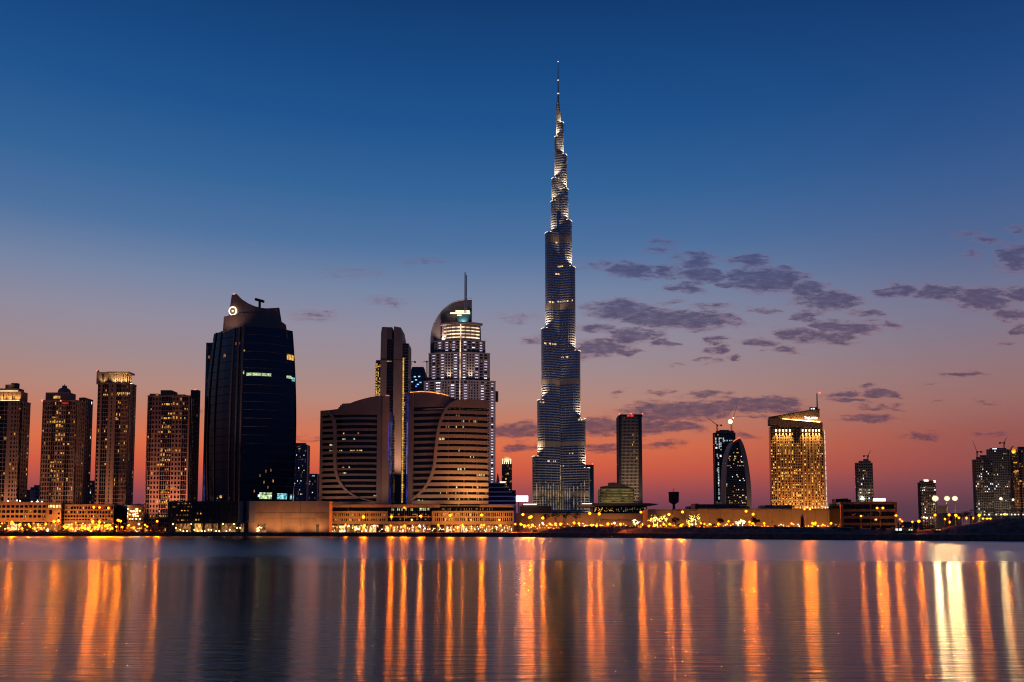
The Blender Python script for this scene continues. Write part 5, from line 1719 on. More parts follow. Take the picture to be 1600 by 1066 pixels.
def low_row(B, top, rows, cols, seed, wall_m, lp=.1, arcade=None, zones=None, lmats=(L_WARM, L_DIM, L_YEL), wh=.55, core=G_DARK):
    """Framed low building: each window is its own recess; arcade columns and lit shops below."""
    r = random.Random(seed)
    D = B.depth
    q = MB(); q.box(-B.w / 2 + .3, B.w / 2 - .3, .5, D, 0, B.Z(top) - .3); q.build("core", core, B.root)
    z_ar = B.Z(arcade) if arcade else 0
    wl, lt = MB(), MB()
    cw = B.w / cols
    zr = [(B.Z(b_), B.Z(a)) for a, b_ in rows]                       # window rows: photo rows top, bottom
    edges = [z_ar] + sum([[a, b_] for a, b_ in sorted(zr)], []) + [B.Z(top)]
    for a, b_ in zip(edges[::2], edges[1::2]):
        wl.box(-B.w / 2, B.w / 2, .04, .6, a, b_)
    for i in range(cols + 1):
        x = -B.w / 2 + i * cw
        hw = cw * (1 - wh) / 2
        wl.box(max(-B.w / 2, x - hw), min(B.w / 2, x + hw), 0, .55, z_ar, B.Z(top) - .02)
    wl.build("wall", wall_m, B.root)
    for (a, b_) in zr:
        for i in range(cols):
            if r.random() < lp:
                x = -B.w / 2 + i * cw
                lt.box(x + cw * .25, x + cw * r.uniform(.5, .75), .38, .46, a + .15, b_ - .15, r.randrange(len(lmats)))
    if lt.v:
        lt.build("lit_window", list(lmats), B.root, "stuff")
    if arcade:
        n = max(4, int(B.w / 7.5))
        cwid = B.w / n
        for i in range(n + 1):
            x = -B.w / 2 + i * cwid
            q = MB(); q.box(max(-B.w / 2, x - .55), min(B.w / 2, x + .55), -.3, .9, 0, z_ar - .05); q.build("arcade_column", wall_m, B.root)
        q = MB(); q.box(-B.w / 2, B.w / 2, -.6, .3, z_ar - .3, z_ar + 1.0); q.build("arcade_beam", wall_m, B.root)
        shop = [glow("shop_amber", (1, .36, .05), 1.2, .9, .45), glow("shop_cream", (1, .6, .24), 1.4, .9, .5), glow("shop_dim", (1, .4, .1), .5, .9, .4), DARK]
        for i in range(n):
            x0 = -B.w / 2 + i * cwid + .7
            k = r.choice((0, 0, 1, 2, 2, 3))
            q = MB(); q.box(x0, x0 + cwid - 1.4, .34, .45, .35, z_ar - 1.1); q.build("shop_window", shop[k], B.root)
            q = MB()
            for m_ in range(1, 4):
                xm = x0 + (cwid - 1.4) * m_ / 4
                q.box(xm - .07, xm + .07, .26, .36, .3, z_ar - 1.0)
            q.box(x0, x0 + cwid - 1.4, .24, .36, (z_ar - 1) * .6, (z_ar - 1) * .6 + .16)
            q.build("shop_mullion", DARK, B.root)
    return B


ST_L = mat("orange_washed_stone", (.42, .28, .18), .85, var=.12, scale=.2)
L1 = low_row(Building("arcade_building", "beige three-storey building with shop arcade at the far left shore", "building", -60, 73, 585, 22), 786.5, [(789.5, 793.5), (797, 801.5), (805, 809)], 19, 211, ST_L, .14, arcade=815, wh=.76)
q = MB(); q.box(L1.X(-60), L1.X(73), .02, .5, L1.Z(787.5), L1.Z(784.5)); q.build("parapet", ST_L, L1.root)
L2 = Building("corner_block", "orange-lit block with a bright row of top windows in the left arcade row", "building", 73.4, 96.6, 583, 24)
low_row(L2, 785, [(789, 793.5)], 5, 212, ST_L, 0, arcade=815, wh=.8)
q = MB(); q.box(L2.X(76), L2.X(95), .3, .42, L2.Z(793.3), L2.Z(789.2)); q.build("lit_window", glow("bright_shop", (1, .62, .16), 2.2, .6, .4), L2.root)
for a_, b_, c_, d_ in ((77, 81.5, 797, 803.5), (90, 93.5, 801, 804), (90, 93, 808, 811)):
    block(L2, "window", G_DARK, a_, b_, c_, d_, -.03, .03)
L3 = low_row(Building("arcade_building", "dimmer three-storey arcade building in the middle of the left row", "building", 97, 178, 588, 22), 788, [(791.5, 795.5), (798.5, 802.5), (805, 808.5), (811, 813)], 18, 213, ST_L, .25, arcade=816, wh=.8)
L4 = Building("car_park", "open-decked low building with many small amber lights, between two right stone towers", "building", 178, 225, 640, 20)
low_row(L4, 792.5, [(796, 799), (801.5, 804.5), (807, 810), (812, 815)], 12, 214, ST_L, .1, wh=.8, core=DARK)
q = MB()
for py in (795.6, 798.2, 799.2, 802.4, 804, 806.6, 811):
    for k in range(6):
        px = rl.uniform(190, 224)
        q.ball((L4.X(px), -.2, L4.Z(py)), .42, .3, .42, 6, 4)
q.build("deck_lamp", glow("deck_lamp", (1, .55, .2), 10), L4.root, "stuff")
block(L4, "parapet", ST_L, 178, 225, 789.5, 793, -.1, 2)
for i, px in enumerate((8.5, 23, 27.5, 46, 53, 56, 61, 106.5, 135)):
    pass
q = MB()
for px, py in ((8.5, 783), (23, 782), (27.5, 783), (46, 784), (54, 784), (56, 784.2), (62, 784)):
    q.ball((L1.X(px), 3, L1.Z(py)), .5, .4, .5, 6, 4)
q.build("roof_lamp", glow("roof_lamp", (1, .85, .8), 6), L1.root, "stuff")
for B_, xs in ((L1, (-20, 8, 30, 55)), (L2, (84,)), (L3, (105, 130, 160)), (L4, (200,))):  # added lamps, stand in for street lamp light on the arcades
    for px in xs:
        B_.flood(B_.X(px), -12, 9, (B_.X(px), 0, 9), 4200, (1, .32, .05), 150, .3)

# podium of the curved blocks
PD = Building("podium_block", "long low podium with lit shop arcade below the two curved blocks", "building", 515.5, 803, 572, 36)
q = MB(); q.box(-PD.w / 2 + .4, PD.w / 2 - .4, 1.4, 36, 0, PD.Z(790)); q.build("core", G_DARK, PD.root)
POD = mat("podium_stone", (.46, .32, .22), .8, var=.1, scale=.12)


def pwall(px0, px1, py0, py1, d0=0.0, d1=1.5, name="wall", m_=POD):
    q = MB(); q.box(PD.X(px0), PD.X(px1), d0, d1, max(0, PD.Z(py1)), PD.Z(py0)); return q.build(name, m_, PD.root)


pwall(515.5, 687, 788.5, 793, -1.5, 8, "roof_slab"); pwall(750, 803.5, 788.8, 792.6, -1.2, 8, "roof_slab"); pwall(687, 750, 789.6, 791.4, .2, 8, "roof_slab", CLAD_G)
pwall(515.5, 606, 798.6, 802.2); pwall(515.5, 606, 806.6, 810.4, .25); pwall(515.5, 606, 814.6, 819.4); pwall(602, 606, 798.8, 819, -.12)
pwall(675, 803, 798.4, 801.2); pwall(675, 803, 806.6, 809.2, .2); pwall(675, 803, 814.6, 820); pwall(675, 678, 798.6, 819.8, -.12); pwall(800.4, 803.2, 798.2, 833, -.15)
pwall(606, 675, 815, 820, .1, 2); pwall(606, 675, 806.8, 808.4, .6, 2, "floor_beam")
rp2 = random.Random(221)
for (a, b_, rows, n) in ((516, 602, ((802.2, 806.6), (810.4, 814.6)), 26), (678, 800.4, ((801.2, 806.6), (809.2, 814.6)), 38)):
    cw = (b_ - a) / n
    for i in range(n):
        q = MB(); q.box(PD.X(a + i * cw), PD.X(a + i * cw + (cw * .42 if i % 3 else cw * .6)), .3, 1.45, PD.Z(814.7), PD.Z(801)); q.build("window_pier", POD, PD.root)
    for (y0, y1) in rows:
        q = MB()
        for i in range(n):
            f = a + (i + .45) * cw
            hot = (524 < f < 566) or (690 < f < 742)
            if rp2.random() < (.5 if hot else .14):
                q.box(PD.X(f), PD.X(f + cw * rp2.choice((.5, .52, 1.4))), 1.1, 1.38, PD.Z(y1 - .4), PD.Z(y0 + .5), 0 if hot and rp2.random() < .7 else 1)
        q.build("lit_window", [L_YEL, L_DIM], PD.root, "stuff")
for i in range(24):
    px = 606 + i * 2.9
    pwall(px, px + .3, 793, 806, 1.0, 1.4, "mullion", DARK)
q = MB()
for i in range(30):
    px = rp2.uniform(607, 672)
    if rp2.random() < .6:
        q.box(PD.X(px), PD.X(px + rp2.uniform(.6, 1.8)), 1.2, 1.38, PD.Z(798), PD.Z(793.8), 0)
for i in range(16):
    px = rp2.uniform(608, 672)
    q.box(PD.X(px), PD.X(px + rp2.uniform(.8, 2.6)), 1.2, 1.38, PD.Z(rp2.choice((805, 812.6))), PD.Z(803.4) if False else PD.Z(rp2.choice((805, 812.6)) - 2.2), 1)
q.build("lit_window", [glow("green_cream_window", (.9, .9, .42), .7, .8, .7), L_DIM], PD.root, "stuff")
q = MB()
for i in range(26):
    px = rp2.uniform(690, 770)
    q.box(PD.X(px), PD.X(px + rp2.uniform(.4, .9)), 1.2, 1.38, PD.Z(797.6), PD.Z(794), 0)
q.build("lit_window", [L_DIM], PD.root, "stuff")
shop = [glow("shop_amber", (1, .36, .05), 1.2, .9, .45), glow("shop_cream", (1, .6, .24), 1.4, .9, .5), glow("shop_dim", (1, .4, .1), .5, .9, .4), DARK]
xs = [517 + i * 11.9 for i in range(25)]
for i, px in enumerate(xs):
    pwall(px - .9, px + .9, 819.5, 833.6, -.3, .8, "arcade_column")
    if px < 795:
        k = rp2.choice((0, 1, 1, 2, 2, 3, 0))
        pwall(px + 1.2, px + 10.6, 821.5, 832.9, 1.15, 1.3, "shop_window", shop[k])
        q = MB()
        for c in range(1, 4):
            q.box(PD.X(px + 1.2 + 2.35 * c), PD.X(px + 1.5 + 2.35 * c), .95, 1.14, .2, PD.Z(821.5))
        q.box(PD.X(px + 1.2), PD.X(px + 10.6), .93, 1.12, PD.Z(825.4), PD.Z(824.9))
        q.build("shop_mullion", DARK, PD.root)
        q = MB()
        for c in range(3):
            x = PD.X(px + rp2.uniform(2, 10)); z = PD.Z(rp2.uniform(822.5, 831))
            q.box(x, x + rp2.uniform(.2, .5), .86, .92, z, z + rp2.uniform(.4, 1.6))
        q.build("shop_display", glow("display_white", (1, .86, .68), 3.0, .6, .8), PD.root, "stuff")
pwall(516, 803, 833, 834, -3, 1.2, "terrace_step", PAVE)
for px in (540, 575, 640, 700, 735, 780):  # added lamps that brighten the podium front
    PD.flood(PD.X(px), -11, 8, (PD.X(px), 0, 10), 6000 if px > 670 else 3600, (1, .36, .05), 150, .3)

# mall, walls and low blocks on the right shore
M1 = Building("mall_building", "long low brown mall building with dark overhanging roof and lit ribbon below", "building", 806, 1013, 640, 40)
BRN = mat("brown_render", (.27, .19, .13), .85, var=.15, scale=.06)
q = MB(); q.box(-M1.w / 2, M1.w / 2, 0, 40, 0, M1.Z(802)); q.build("wall", BRN, M1.root)
for a_, b_, c_, d_ in ((806, 880, 803.5, 822), (882, 930, 804, 822), (932, 1012, 803, 813)):
    block(M1, "wall_panel", mat("brown_render_light", (.33, .22, .14), .85, var=.12, scale=.08), a_, b_, c_, d_, -.35, .05)
block(M1, "ledge", STONE_D, 935, 985, 812.6, 815, -1.2, .3)
block(M1, "upper_wall", BRN, 812, 862, 790, 803, 8, 30)
block(M1, "roof_edge_light", glow("roof_edge_light", (1, .85, .7), 2.5, .3, .1), 818, 839, 787.0, 788, 7.5, 8.2)
block(M1, "roof_edge_light", glow("roof_edge_light", (1, .85, .7), 2.5, .3, .1), 911, 928, 786.2, 787.2, 7.5, 8.2)
block(M1, "upper_wall", BRN, 816, 842, 788, 792, 8.3, 24)
q = MB(); q.plate([(M1.X(905), M1.Z(789)), (M1.X(930), M1.Z(786.8)), (M1.X(930), M1.Z(791.5)), (M1.X(905), M1.Z(792))][::-1], 6, 30); q.build("roof_slope", CLAD_G, M1.root)
q = MB(); q.plate([(M1.X(926), M1.Z(790.6)), (M1.X(1024), M1.Z(789.4)), (M1.X(1031), M1.Z(787.6)), (M1.X(1015), M1.Z(786.2)), (M1.X(926), M1.Z(786.2))], 2, 34); q.build("overhanging_roof", mat("dark_roof_metal", (.05, .05, .07), .5), M1.root)
block(M1, "ribbon_glass", G_DARK, 928, 1013, 790.4, 803, 7, 30)
q = MB()
for i in range(70):
    px = rl.uniform(929, 1014); py = rl.choice((793, 795, 797, 798))
    q.box(M1.X(px), M1.X(px + rl.uniform(.3, 1.3)), 6.7, 6.9, M1.Z(py + 1.3), M1.Z(py), 0 if px < 960 else 1)
q.build("lit_window", [L_YEL, glow("dull_olive_window", (.8, .7, .3), .3, .8, .6)], M1.root, "stuff")
M2 = Building("boundary_wall_block", "long plain orange-lit windowless wall behind the street, below the gold-lit hotel", "building", 1014, 1312, 490, 24)
WL2 = mat("tan_render", (.36, .25, .15), .85, var=.12, scale=.03)
q = MB(); q.box(-M2.w / 2, M2.w / 2, .4, 24, 0, M2.Z(795.8)); q.build("core", BRN, M2.root)
for i in range(16):
    a = 1014.3 + i * 18.6
    block(M2, "wall_panel", WL2, a, min(1311.5, a + 18.3), 796 + (1.5 if i < 4 else 0) + .3 * (i % 2), 833, 0, .45)
block(M2, "coping", STONE_D, 1090, 1312, 794.8, 796, -.3, 1.5)
block(M2, "lit_pillar", ST_L, 1012, 1016, 797, 822, -.4, .3)
for a_, b_, c_ in ((1094, 1160, 787.5), (1200, 1243, 789), (1160, 1176, 791)):
    block(M2, "roof_box", CLAD_G if a_ != 1094 else STONE_D, a_, b_, c_, 796, 6, 20)
block(M2, "roof_box", STONE_D, 1090, 1095, 786.5, 796, 6.5, 19)
for px in (1040, 1100, 1150, 1195, 1240, 1285):  # added lamps for the orange light on the wall
    M2.flood(M2.X(px), -13, 6.5, (M2.X(px), 0, 6), 3000, (1, .38, .06), 150, .3)
q = MB()
for i in range(26):
    px = rl.uniform(1244, 1312)
    q.box(M2.X(px), M2.X(px + rl.uniform(.6, 1.5)), 19, 19.3, M2.Z(rl.choice((794.4, 793, 791.8))), M2.Z(790.2))
q.build("terrace_light", glow("terrace_amber", (1, .6, .25), 1.6, .7, .4), M2.root, "stuff")
OB = Building("office_block", "low office block with three dark glass bands and a blank glowing roof sign", "building", 1314, 1402, 452, 18)
q = MB(); q.box(-OB.w / 2 + .3, OB.w / 2 - .3, .6, 18, 0, OB.Z(785)); q.build("glass_core", G_DARK, OB.root)
BRW = mat("brown_cladding", (.24, .15, .1), .7, var=.12, scale=.1)
for a, b_ in ((784.3, 788.2), (795.6, 799.5), (806.5, 810.5), (817, 821)):
    block(OB, "spandrel_band", BRW, 1314, 1402, a, b_, 0, 1.2)
for px in (1314, 1360, 1398):
    block(OB, "pier", BRW, px, px + (4 if px != 1360 else 1.2), 784.6, 833, -.1, 1.0)
for i in range(26):
    block(OB, "mullion", DARK, 1319 + i * 3.1, 1319.25 + i * 3.1, 788, 817, .45, .62)
q = MB()
for i in range(20):
    px, py = rl.uniform(1330, 1375), rl.uniform(800.6, 805.5)
    q.box(OB.X(px), OB.X(px + rl.uniform(.5, 2)), .5, .58, OB.Z(py + .7), OB.Z(py))
q.build("lit_window", [L_DIM], OB.root, "stuff")
q = MB(); q.box(OB.X(1366.5), OB.X(1375), 1.4, 1.9, OB.Z(783.2), OB.Z(778.6)); q.box(OB.X(1375.8), OB.X(1385), 1.4, 1.9, OB.Z(783.2), OB.Z(778.6)); q.build("roof_sign", glow("white_roof_sign", (1, .9, .78), 3.2), OB.root)
block(OB, "sign_frame", DARK, 1366, 1385.5, 783.2, 785, 1.2, 2.2)
for a_, b_, c_ in ((1313, 1322, 779), (1324, 1332, 778.4), (1333, 1337, 780)):
    block(OB, "roof_plant", DARK, a_, b_, c_, 785, 6, 12)
q = MB(); q.tube([(OB.X(1396), 4, OB.Z(785)), (OB.X(1396), 4, OB.Z(779))], .12, 5); q.build("aerial", STEEL, OB.root)
OB.flood(10, -14, 7, (8, 0, 9), 1500, (1, .42, .09), 150, .3)  # added lamp that brightens the office front
# low wall behind the right end
R1 = Building("site_shed", "low orange-lit site shed right of the short crown-lit tower", "building", 1473, 1501, 640, 10)
q = MB(); q.box(-R1.w / 2, R1.w / 2, 0, 10, 0, R1.Z(803)); q.build("wall", ST_L, R1.root)
q = MB(); q.box(-R1.w / 2 - .4, R1.w / 2 + .4, -.4, 10.4, R1.Z(803), R1.Z(802)); q.build("roof", CONC, R1.root)
for i in range(3):
    block(R1, "window", G_DARK, 1476 + i * 8, 1480 + i * 8, 808, 813, -.08, .05)
R2 = Building("site_shed", "low concrete structure with worklights below the two dark construction towers", "building", 1530, 1612, 700, 16)
q = MB(); q.box(-R2.w / 2, R2.w / 2, 0, 16, 0, R2.Z(806)); q.build("wall", CONC, R2.root)
for i in range(8):
    block(R2, "column", CONC, 1534 + i * 10, 1535.6 + i * 10, 797, 807, 0, 1.2)
block(R2, "floor_slab", CONC, 1530, 1608, 796, 797.6, -.4, 15)
q = MB()
for i in range(14):
    px = rl.uniform(1534, 1606)
    q.box(R2.X(px), R2.X(px + rl.uniform(.8, 2.4)), -.3, -.1, R2.Z(804 + 1), R2.Z(803.2))
q.build("worklight", glow("site_worklight", (1, .85, .6), 2.2, .6, .3), R2.root, "stuff")
for k, (px0, px1, py0, py1, off, m_, lab) in enumerate(((1396, 1409, 824.5, 831.5, 7, L_COOL, "small site cabin with white-lit windows near the office block"), (1417, 1425, 825, 831.5, 7.5, L_GREEN, "small site cabin with greenish windows on the earth bank"), (1459, 1469, 825.5, 831, 8, L_WARM, "small site cabin with amber windows on the earth bank"))):
    Y = shore((px0 + px1) / 2, off)[1]
    zg = at(800, py1 + .4, Y)[2]
    C_ = Building("site_cabin", lab, "cabin", px0, px1, Y, 3.0, "site cabins on the earth bank", zg=zg)
    q = MB(); q.box(-C_.w / 2, C_.w / 2, 0, 3, -2.0, C_.Z(py0 + .8)); q.build("wall", mat("cabin_green", (.05, .07, .06), .7), C_.root)
    q = MB(); q.box(-C_.w / 2 - .15, C_.w / 2 + .15, -.2, 3.2, C_.Z(py0 + .8), C_.Z(py0)); q.build("roof", DARK, C_.root)
    for i in range(2):
        x0 = -C_.w / 2 + C_.w * (.12 + .45 * i)
        q = MB(); q.box(x0, x0 + C_.w * .3, -.06, .02, C_.Z(py1 - 2.2), C_.Z(py0 + 1.6)); q.build("window", m_, C_.root)
# dark draped monument on the bank
Y = shore(1254, 20)[1]
Mn = Building("monument", "dark tapered statue-like monument with pale top in front of the long orange wall", "statue", 1249.5, 1258.5, Y, 3, zg=bank_z(1254, 20) - .3)
q = MB()
lv = [(824, 1.0), (815, .95), (811, .8), (808, .55), (806.5, .62), (805.5, .3)]
V = []
for py, k in lv:
    for i in range(10):
        a = 2 * pi * i / 10
        V.append((Mn.w / 2 * k * cos(a) * (.75 if i % 2 else 1), 1.3 + 1.2 * k * sin(a), Mn.Z(py)))
q.add(V, [(j * 10 + i, j * 10 + (i + 1) % 10, (j + 1) * 10 + (i + 1) % 10, (j + 1) * 10 + i) for j in range(len(lv) - 1) for i in range(10)] + [tuple(range(len(V) - 10, len(V)))])
q.build("body", DARK, Mn.root)
q = MB(); q.ball((.1, 1.1, Mn.Z(806)), .7, .6, .55, 8, 5); q.box(-.3, 1.0, .6, 1.2, Mn.Z(808.4), Mn.Z(807.4)); q.build("pale_top", mat("pale_stone_top", (.55, .55, .62), .5), Mn.root)

for px in (850, 905, 960):  # lamps added to brighten the mall wall at street level
    M1.flood(M1.X(px), -16, 1, (M1.X(px), 0, 10), 9000, (1, .4, .1), 140)


# small wall lamps at street level
def wall_lamps(B, px0, px1, y, n, seed, lo=821.5, hi=829.5):
    r = random.Random(seed)
    q = MB()
    for i in range(n):
        px = px0 + (px1 - px0) * (i + r.uniform(.1, .9)) / n
        z = max(.6, B.Z(r.uniform(lo, hi)))
        k = r.choice((.22, .3, .3, .42))
        q.ball((B.X(px), y, z), k, .2, k, 6, 4, 0 if r.random() < .72 else 1)
    q.build("wall_lamp", [glow("wall_lamp_amber", (1, .3, .03), 7), glow("wall_lamp_cream", (1, .68, .34), 6)], B.root, "stuff")


wall_lamps(M1, 812, 1010, -.7, 70, 901, 818, 826)
wall_lamps(M2, 1018, 1308, -.6, 80, 902, 819, 825)
wall_lamps(L1, -20, 72, -.75, 36, 903, 817, 830)
wall_lamps(L3, 98, 177, -.75, 34, 904, 817, 830)
wall_lamps(L4, 180, 224, -.5, 16, 905, 818, 829)
wall_lamps(PD, 520, 800, -1.0, 60, 906, 821, 831)

# ---------------------------------------------------------------- street lamps, cars, trees
WHITE_HALO = glow("white_halo", (1.0, .8, .45), 1.3)  # imitated halo around the white lenses
ORD = ["first", "second", "third", "fourth", "fifth", "sixth", "seventh", "eighth", "ninth", "tenth", "eleventh", "twelfth", "thirteenth", "fourteenth", "fifteenth", "sixteenth",
       "seventeenth", "eighteenth", "nineteenth", "twentieth"]


def lamp(px, py, Y, label, group, zg=LAND, head=SODIUM, r=.5, double=False, name="street_lamp", arm=1.2):
    halo = AMBER_HALO if head in (SODIUM, SODIUM_S, BOLLARD) else WHITE_HALO
    x, _, zt = at(px, py, Y)
    o = empty(name, (x, Y, zg), label, "lamp", group)
    H = zt - zg
    q = MB(); q.tube([(0, 0, 0), (0, 0, H * .5), (0, 0, H + .25)], [.17, .13, .09] if H > 7 else [.1, .08, .07], 7); q.tube([(0, 0, 0), (0, 0, .7)], .26, 7); q.build("pole", POLE, o)
    for s_ in ((-1, 1) if double else (0,)):
        cx = s_ * 1.5
        if double:
            q = MB(); q.tube([(0, 0, H + .2), (cx, 0, H + .35)], .07, 5); q.build("arm", POLE, o)
        elif H > 7:
            q = MB(); q.tube([(0, .1, H + .25), (0, -.4, H + .4)], .07, 5); q.build("arm", POLE, o)
        rc_ = r * .32
        q = MB()                                            # lens: the front half of a globe, towards the water
        for j in range(3):
            e0, e1 = j * pi / 6, (j + 1) * pi / 6
            R_ = lambda e: [(cx + rc_ * cos(e) * cos(i * pi / 5), -.42 - rc_ * sin(e), H + rc_ * .85 * cos(e) * sin(i * pi / 5)) for i in range(10)]
            q.add(R_(e0) + R_(min(e1, pi / 2 - .02)), [(i, (i + 1) % 10, (i + 1) % 10 + 10, i + 10) for i in range(10)])
        q.build("lamp_lens", head, o)
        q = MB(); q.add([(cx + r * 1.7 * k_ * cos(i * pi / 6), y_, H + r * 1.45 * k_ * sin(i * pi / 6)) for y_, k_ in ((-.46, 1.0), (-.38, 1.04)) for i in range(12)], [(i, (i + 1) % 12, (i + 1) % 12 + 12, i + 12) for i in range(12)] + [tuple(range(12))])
        q.build("lamp_halo_disc", halo, o)  # oversized glowing disc, imitates a halo around the lens
        q = MB(); q.add([(cx + r * k_ * cos(i * pi / 6), y_, H + r * k_ * .84 * sin(i * pi / 6)) for y_, k_ in ((-.37, 1.75), (-.2, 1.2), (0, .5)) for i in range(12)], [(j * 12 + i, j * 12 + (i + 1) % 12, j * 12 + 12 + (i + 1) % 12, j * 12 + 12 + i) for j in range(2) for i in range(12)] + [tuple(range(12)), tuple(range(24, 36))])
        q.build("lamp_housing", POLE, o)  # closed back, shaped to keep lamp light off the facades behind
    return o


def lamp_run(items, Yf, label_fmt, group, zf=None, **k):
    for i, it in enumerate(sorted(items)):
        px, py = it[0], it[1]
        kw = dict(k)
        if len(it) > 2:
            kw.update(it[2])
        Y = kw.pop("Y", None) or (Yf(px) if callable(Yf) else Yf)
        zg = zf(px, Y) if zf else LAND
        lamp(px, py, Y, label_fmt % (ORD[i] if len(items) > 1 else ""), group, zg, **kw)


GT, GS = "tall street lamps along the shore", "low post lamps along the shore"
lamp_run([(147, 793), (156, 793.5), (170, 794)], 578, "tall sodium street lamp above the left arcade roofs, %s from the left", GT, r=.42)
lamp_run([(19, 816), (85, 815), (92, 813.5), (145.5, 815.5), (156, 815.8), (185, 813), (189, 814.5), (246, 814.8)], 563, "sodium street lamp in front of the left arcades, %s from the left", GT, r=.5)
lamp_run([(568, 808), (612, 807.6), (657.5, 806.6), (703.5, 805.6), (752.5, 804.8)], 549, "tall sodium street lamp before the curved blocks' podium, %s from the left", GT, r=.55)
lamp_run([(632, 793.4)], 562, "tallest sodium street lamp, before the middle of the curved blocks' podium%s", GT, r=.5)
lamp_run([(817, 804), (827.5, 808.8), (830, 807.6), (848, 809.4), (921.3, 802.4), (936.3, 803)], 556, "tall sodium street lamp before the supertall tower's foot, %s from the left", GT, r=.58)
lamp_run([(1001.3, 800.4), (1045, 804), (1066.2, 800)], 470, "tall sodium street lamp around the water tower, %s from the left", GT, r=.48)
lamp_run([(1165.5, 799), (1176.5, 803.6), (1261, 795.4, dict(double=True, r=.42))], 462, "tall sodium street lamp before the long orange wall, %s from the left", GT, r=.5)
lamp_run([(1345, 806.6, dict(r=.3)), (1374.5, 794, dict(double=True)), (1399.5, 805.8)], 434, "sodium street lamp before the low office block, %s from the left", GT, r=.42)
lamp_run([(1435, 814.6, dict(Y=372)), (1460.5, 804.8), (1482.5, 804.6), (1492.8, 805.2), (1529.3, 804.8), (1569.8, 803.6)], 440, "sodium street lamp right of the low office block, %s from the left", GT, r=.44)
# low post lamps
lamp_run([(4, 818), (13, 825.5), (21, 825.8), (31.5, 819.6), (35.5, 826), (45.5, 819.5), (47, 822), (55, 826.6), (60, 820.5), (64.5, 825.4), (72, 819.5), (100.5, 822.8), (103, 824), (113, 825.5)], 557, "low post lamp on the far left promenade, %s from the left", GS, head=SODIUM_S, r=.36)
lamp_run([(128, 824.5), (133.5, 826.3), (139.5, 826.4), (150, 824.3), (155.5, 822.3), (166, 822.2), (169, 821.4), (175.5, 825.6), (182.3, 823.2), (191.5, 823.6), (201, 821.2), (209.5, 824.5), (217.6, 819.3, dict(head=LAMP_W, r=.4)), (227, 820), (230.5, 823)], 557, "low post lamp left of the black podium, %s from the left", GS, head=SODIUM_S, r=.36)
lamp_run([(540, 820.6), (569.3, 821), (585, 821.4, dict(head=LAMP_W, r=.25)), (610.5, 821.3), (632.6, 820.8), (656, 821, dict(head=LAMP_W, r=.3)), (685.3, 820.6), (722.8, 820.5), (752, 820.7), (756.6, 820.7), (782.3, 820.9)], 551, "low post lamp before the lit shop arcade, %s from the left", GS, head=SODIUM_S, r=.33)
lamp_run([(805, 819), (813.6, 819.4), (819.5, 821.5), (825.5, 821), (832, 820), (848, 817.5, dict(head=LAMP_W, r=.3)), (859.3, 819), (868, 818.5), (875.8, 819), (896.7, 817), (904.5, 817.8), (924, 820.8), (932, 822), (938.5, 821.3)], 530, "low post lamp before the mall building, %s from the left", GS, head=SODIUM_S, r=.32)
lamp_run([(949.6, 818.8), (960, 817.6, dict(head=LAMP_W)), (969.3, 819.2), (1003.3, 820.2), (1014, 822), (1017.5, 812, dict(r=.22)), (1023.7, 820.8), (1037, 819.4), (1046.2, 819.4), (1064, 821), (1076.3, 818.8), (1095, 817.6, dict(r=.24)), (1100.5, 819, dict(r=.26)), (1109.4, 820, dict(r=.24)), (1122.6, 818.6)], 452, "low post lamp between the water tower and the sail-shaped tower, %s from the left", GS, head=SODIUM_S, r=.32)
lamp_run([(1138, 814.5), (1156, 816), (1171, 816), (1175.8, 818.2), (1193.8, 818), (1236.7, 818.2), (1269.2, 817.8), (1273.7, 817.6), (1298.2, 818)], 448, "low post lamp below the long orange wall, %s from the left", GS, head=SODIUM_S, r=.32)
lamp_run([(1405.5, 811.8), (1409, 814.8), (1425, 815.6), (1443, 808.6, dict(head=LAMP_W)), (1447.5, 809.4, dict(head=LAMP_W)), (1476, 811), (1483.3, 815.9), (1498, 809.2), (1509.5, 809.8), (1519.8, 809.8), (1535.5, 810.4), (1542, 810.6), (1547, 810.4)], 445, "low post lamp beyond the earth bank at the right, %s from the left", GS, head=SODIUM_S, r=.26)
lamp_run([(842 + i * 9.3, 823.2 + (i * 7 % 4) * .6) for i in range(18)], 520, "small bollard lamp along the mall street, %s from the left", "bollard lamps along the street", head=BOLLARD, r=.22, name="bollard_lamp")
lamp_run([(1012 + i * 7.9, 822 + (i * 7 % 5) * .45) for i in range(20)], 444, "small bollard lamp between mall and sail-shaped tower, %s from the left", "bollard lamps along the street", head=BOLLARD, r=.18, name="bollard_lamp")
lamp_run([(1181 + i * 8.6, 822 + (i * 5 % 4) * .4) for i in range(16)], 440, "small bollard lamp below the gold-lit hotel, %s from the left", "bollard lamps along the street", head=BOLLARD, r=.18, name="bollard_lamp")
lamp_run([(8 + i * 13.4, 828.2 + (i * 5 % 4) * .5) for i in range(19)], 553, "small bollard lamp along the left shore road, %s from the left", "bollard lamps along the street", head=BOLLARD, r=.2, name="bollard_lamp")
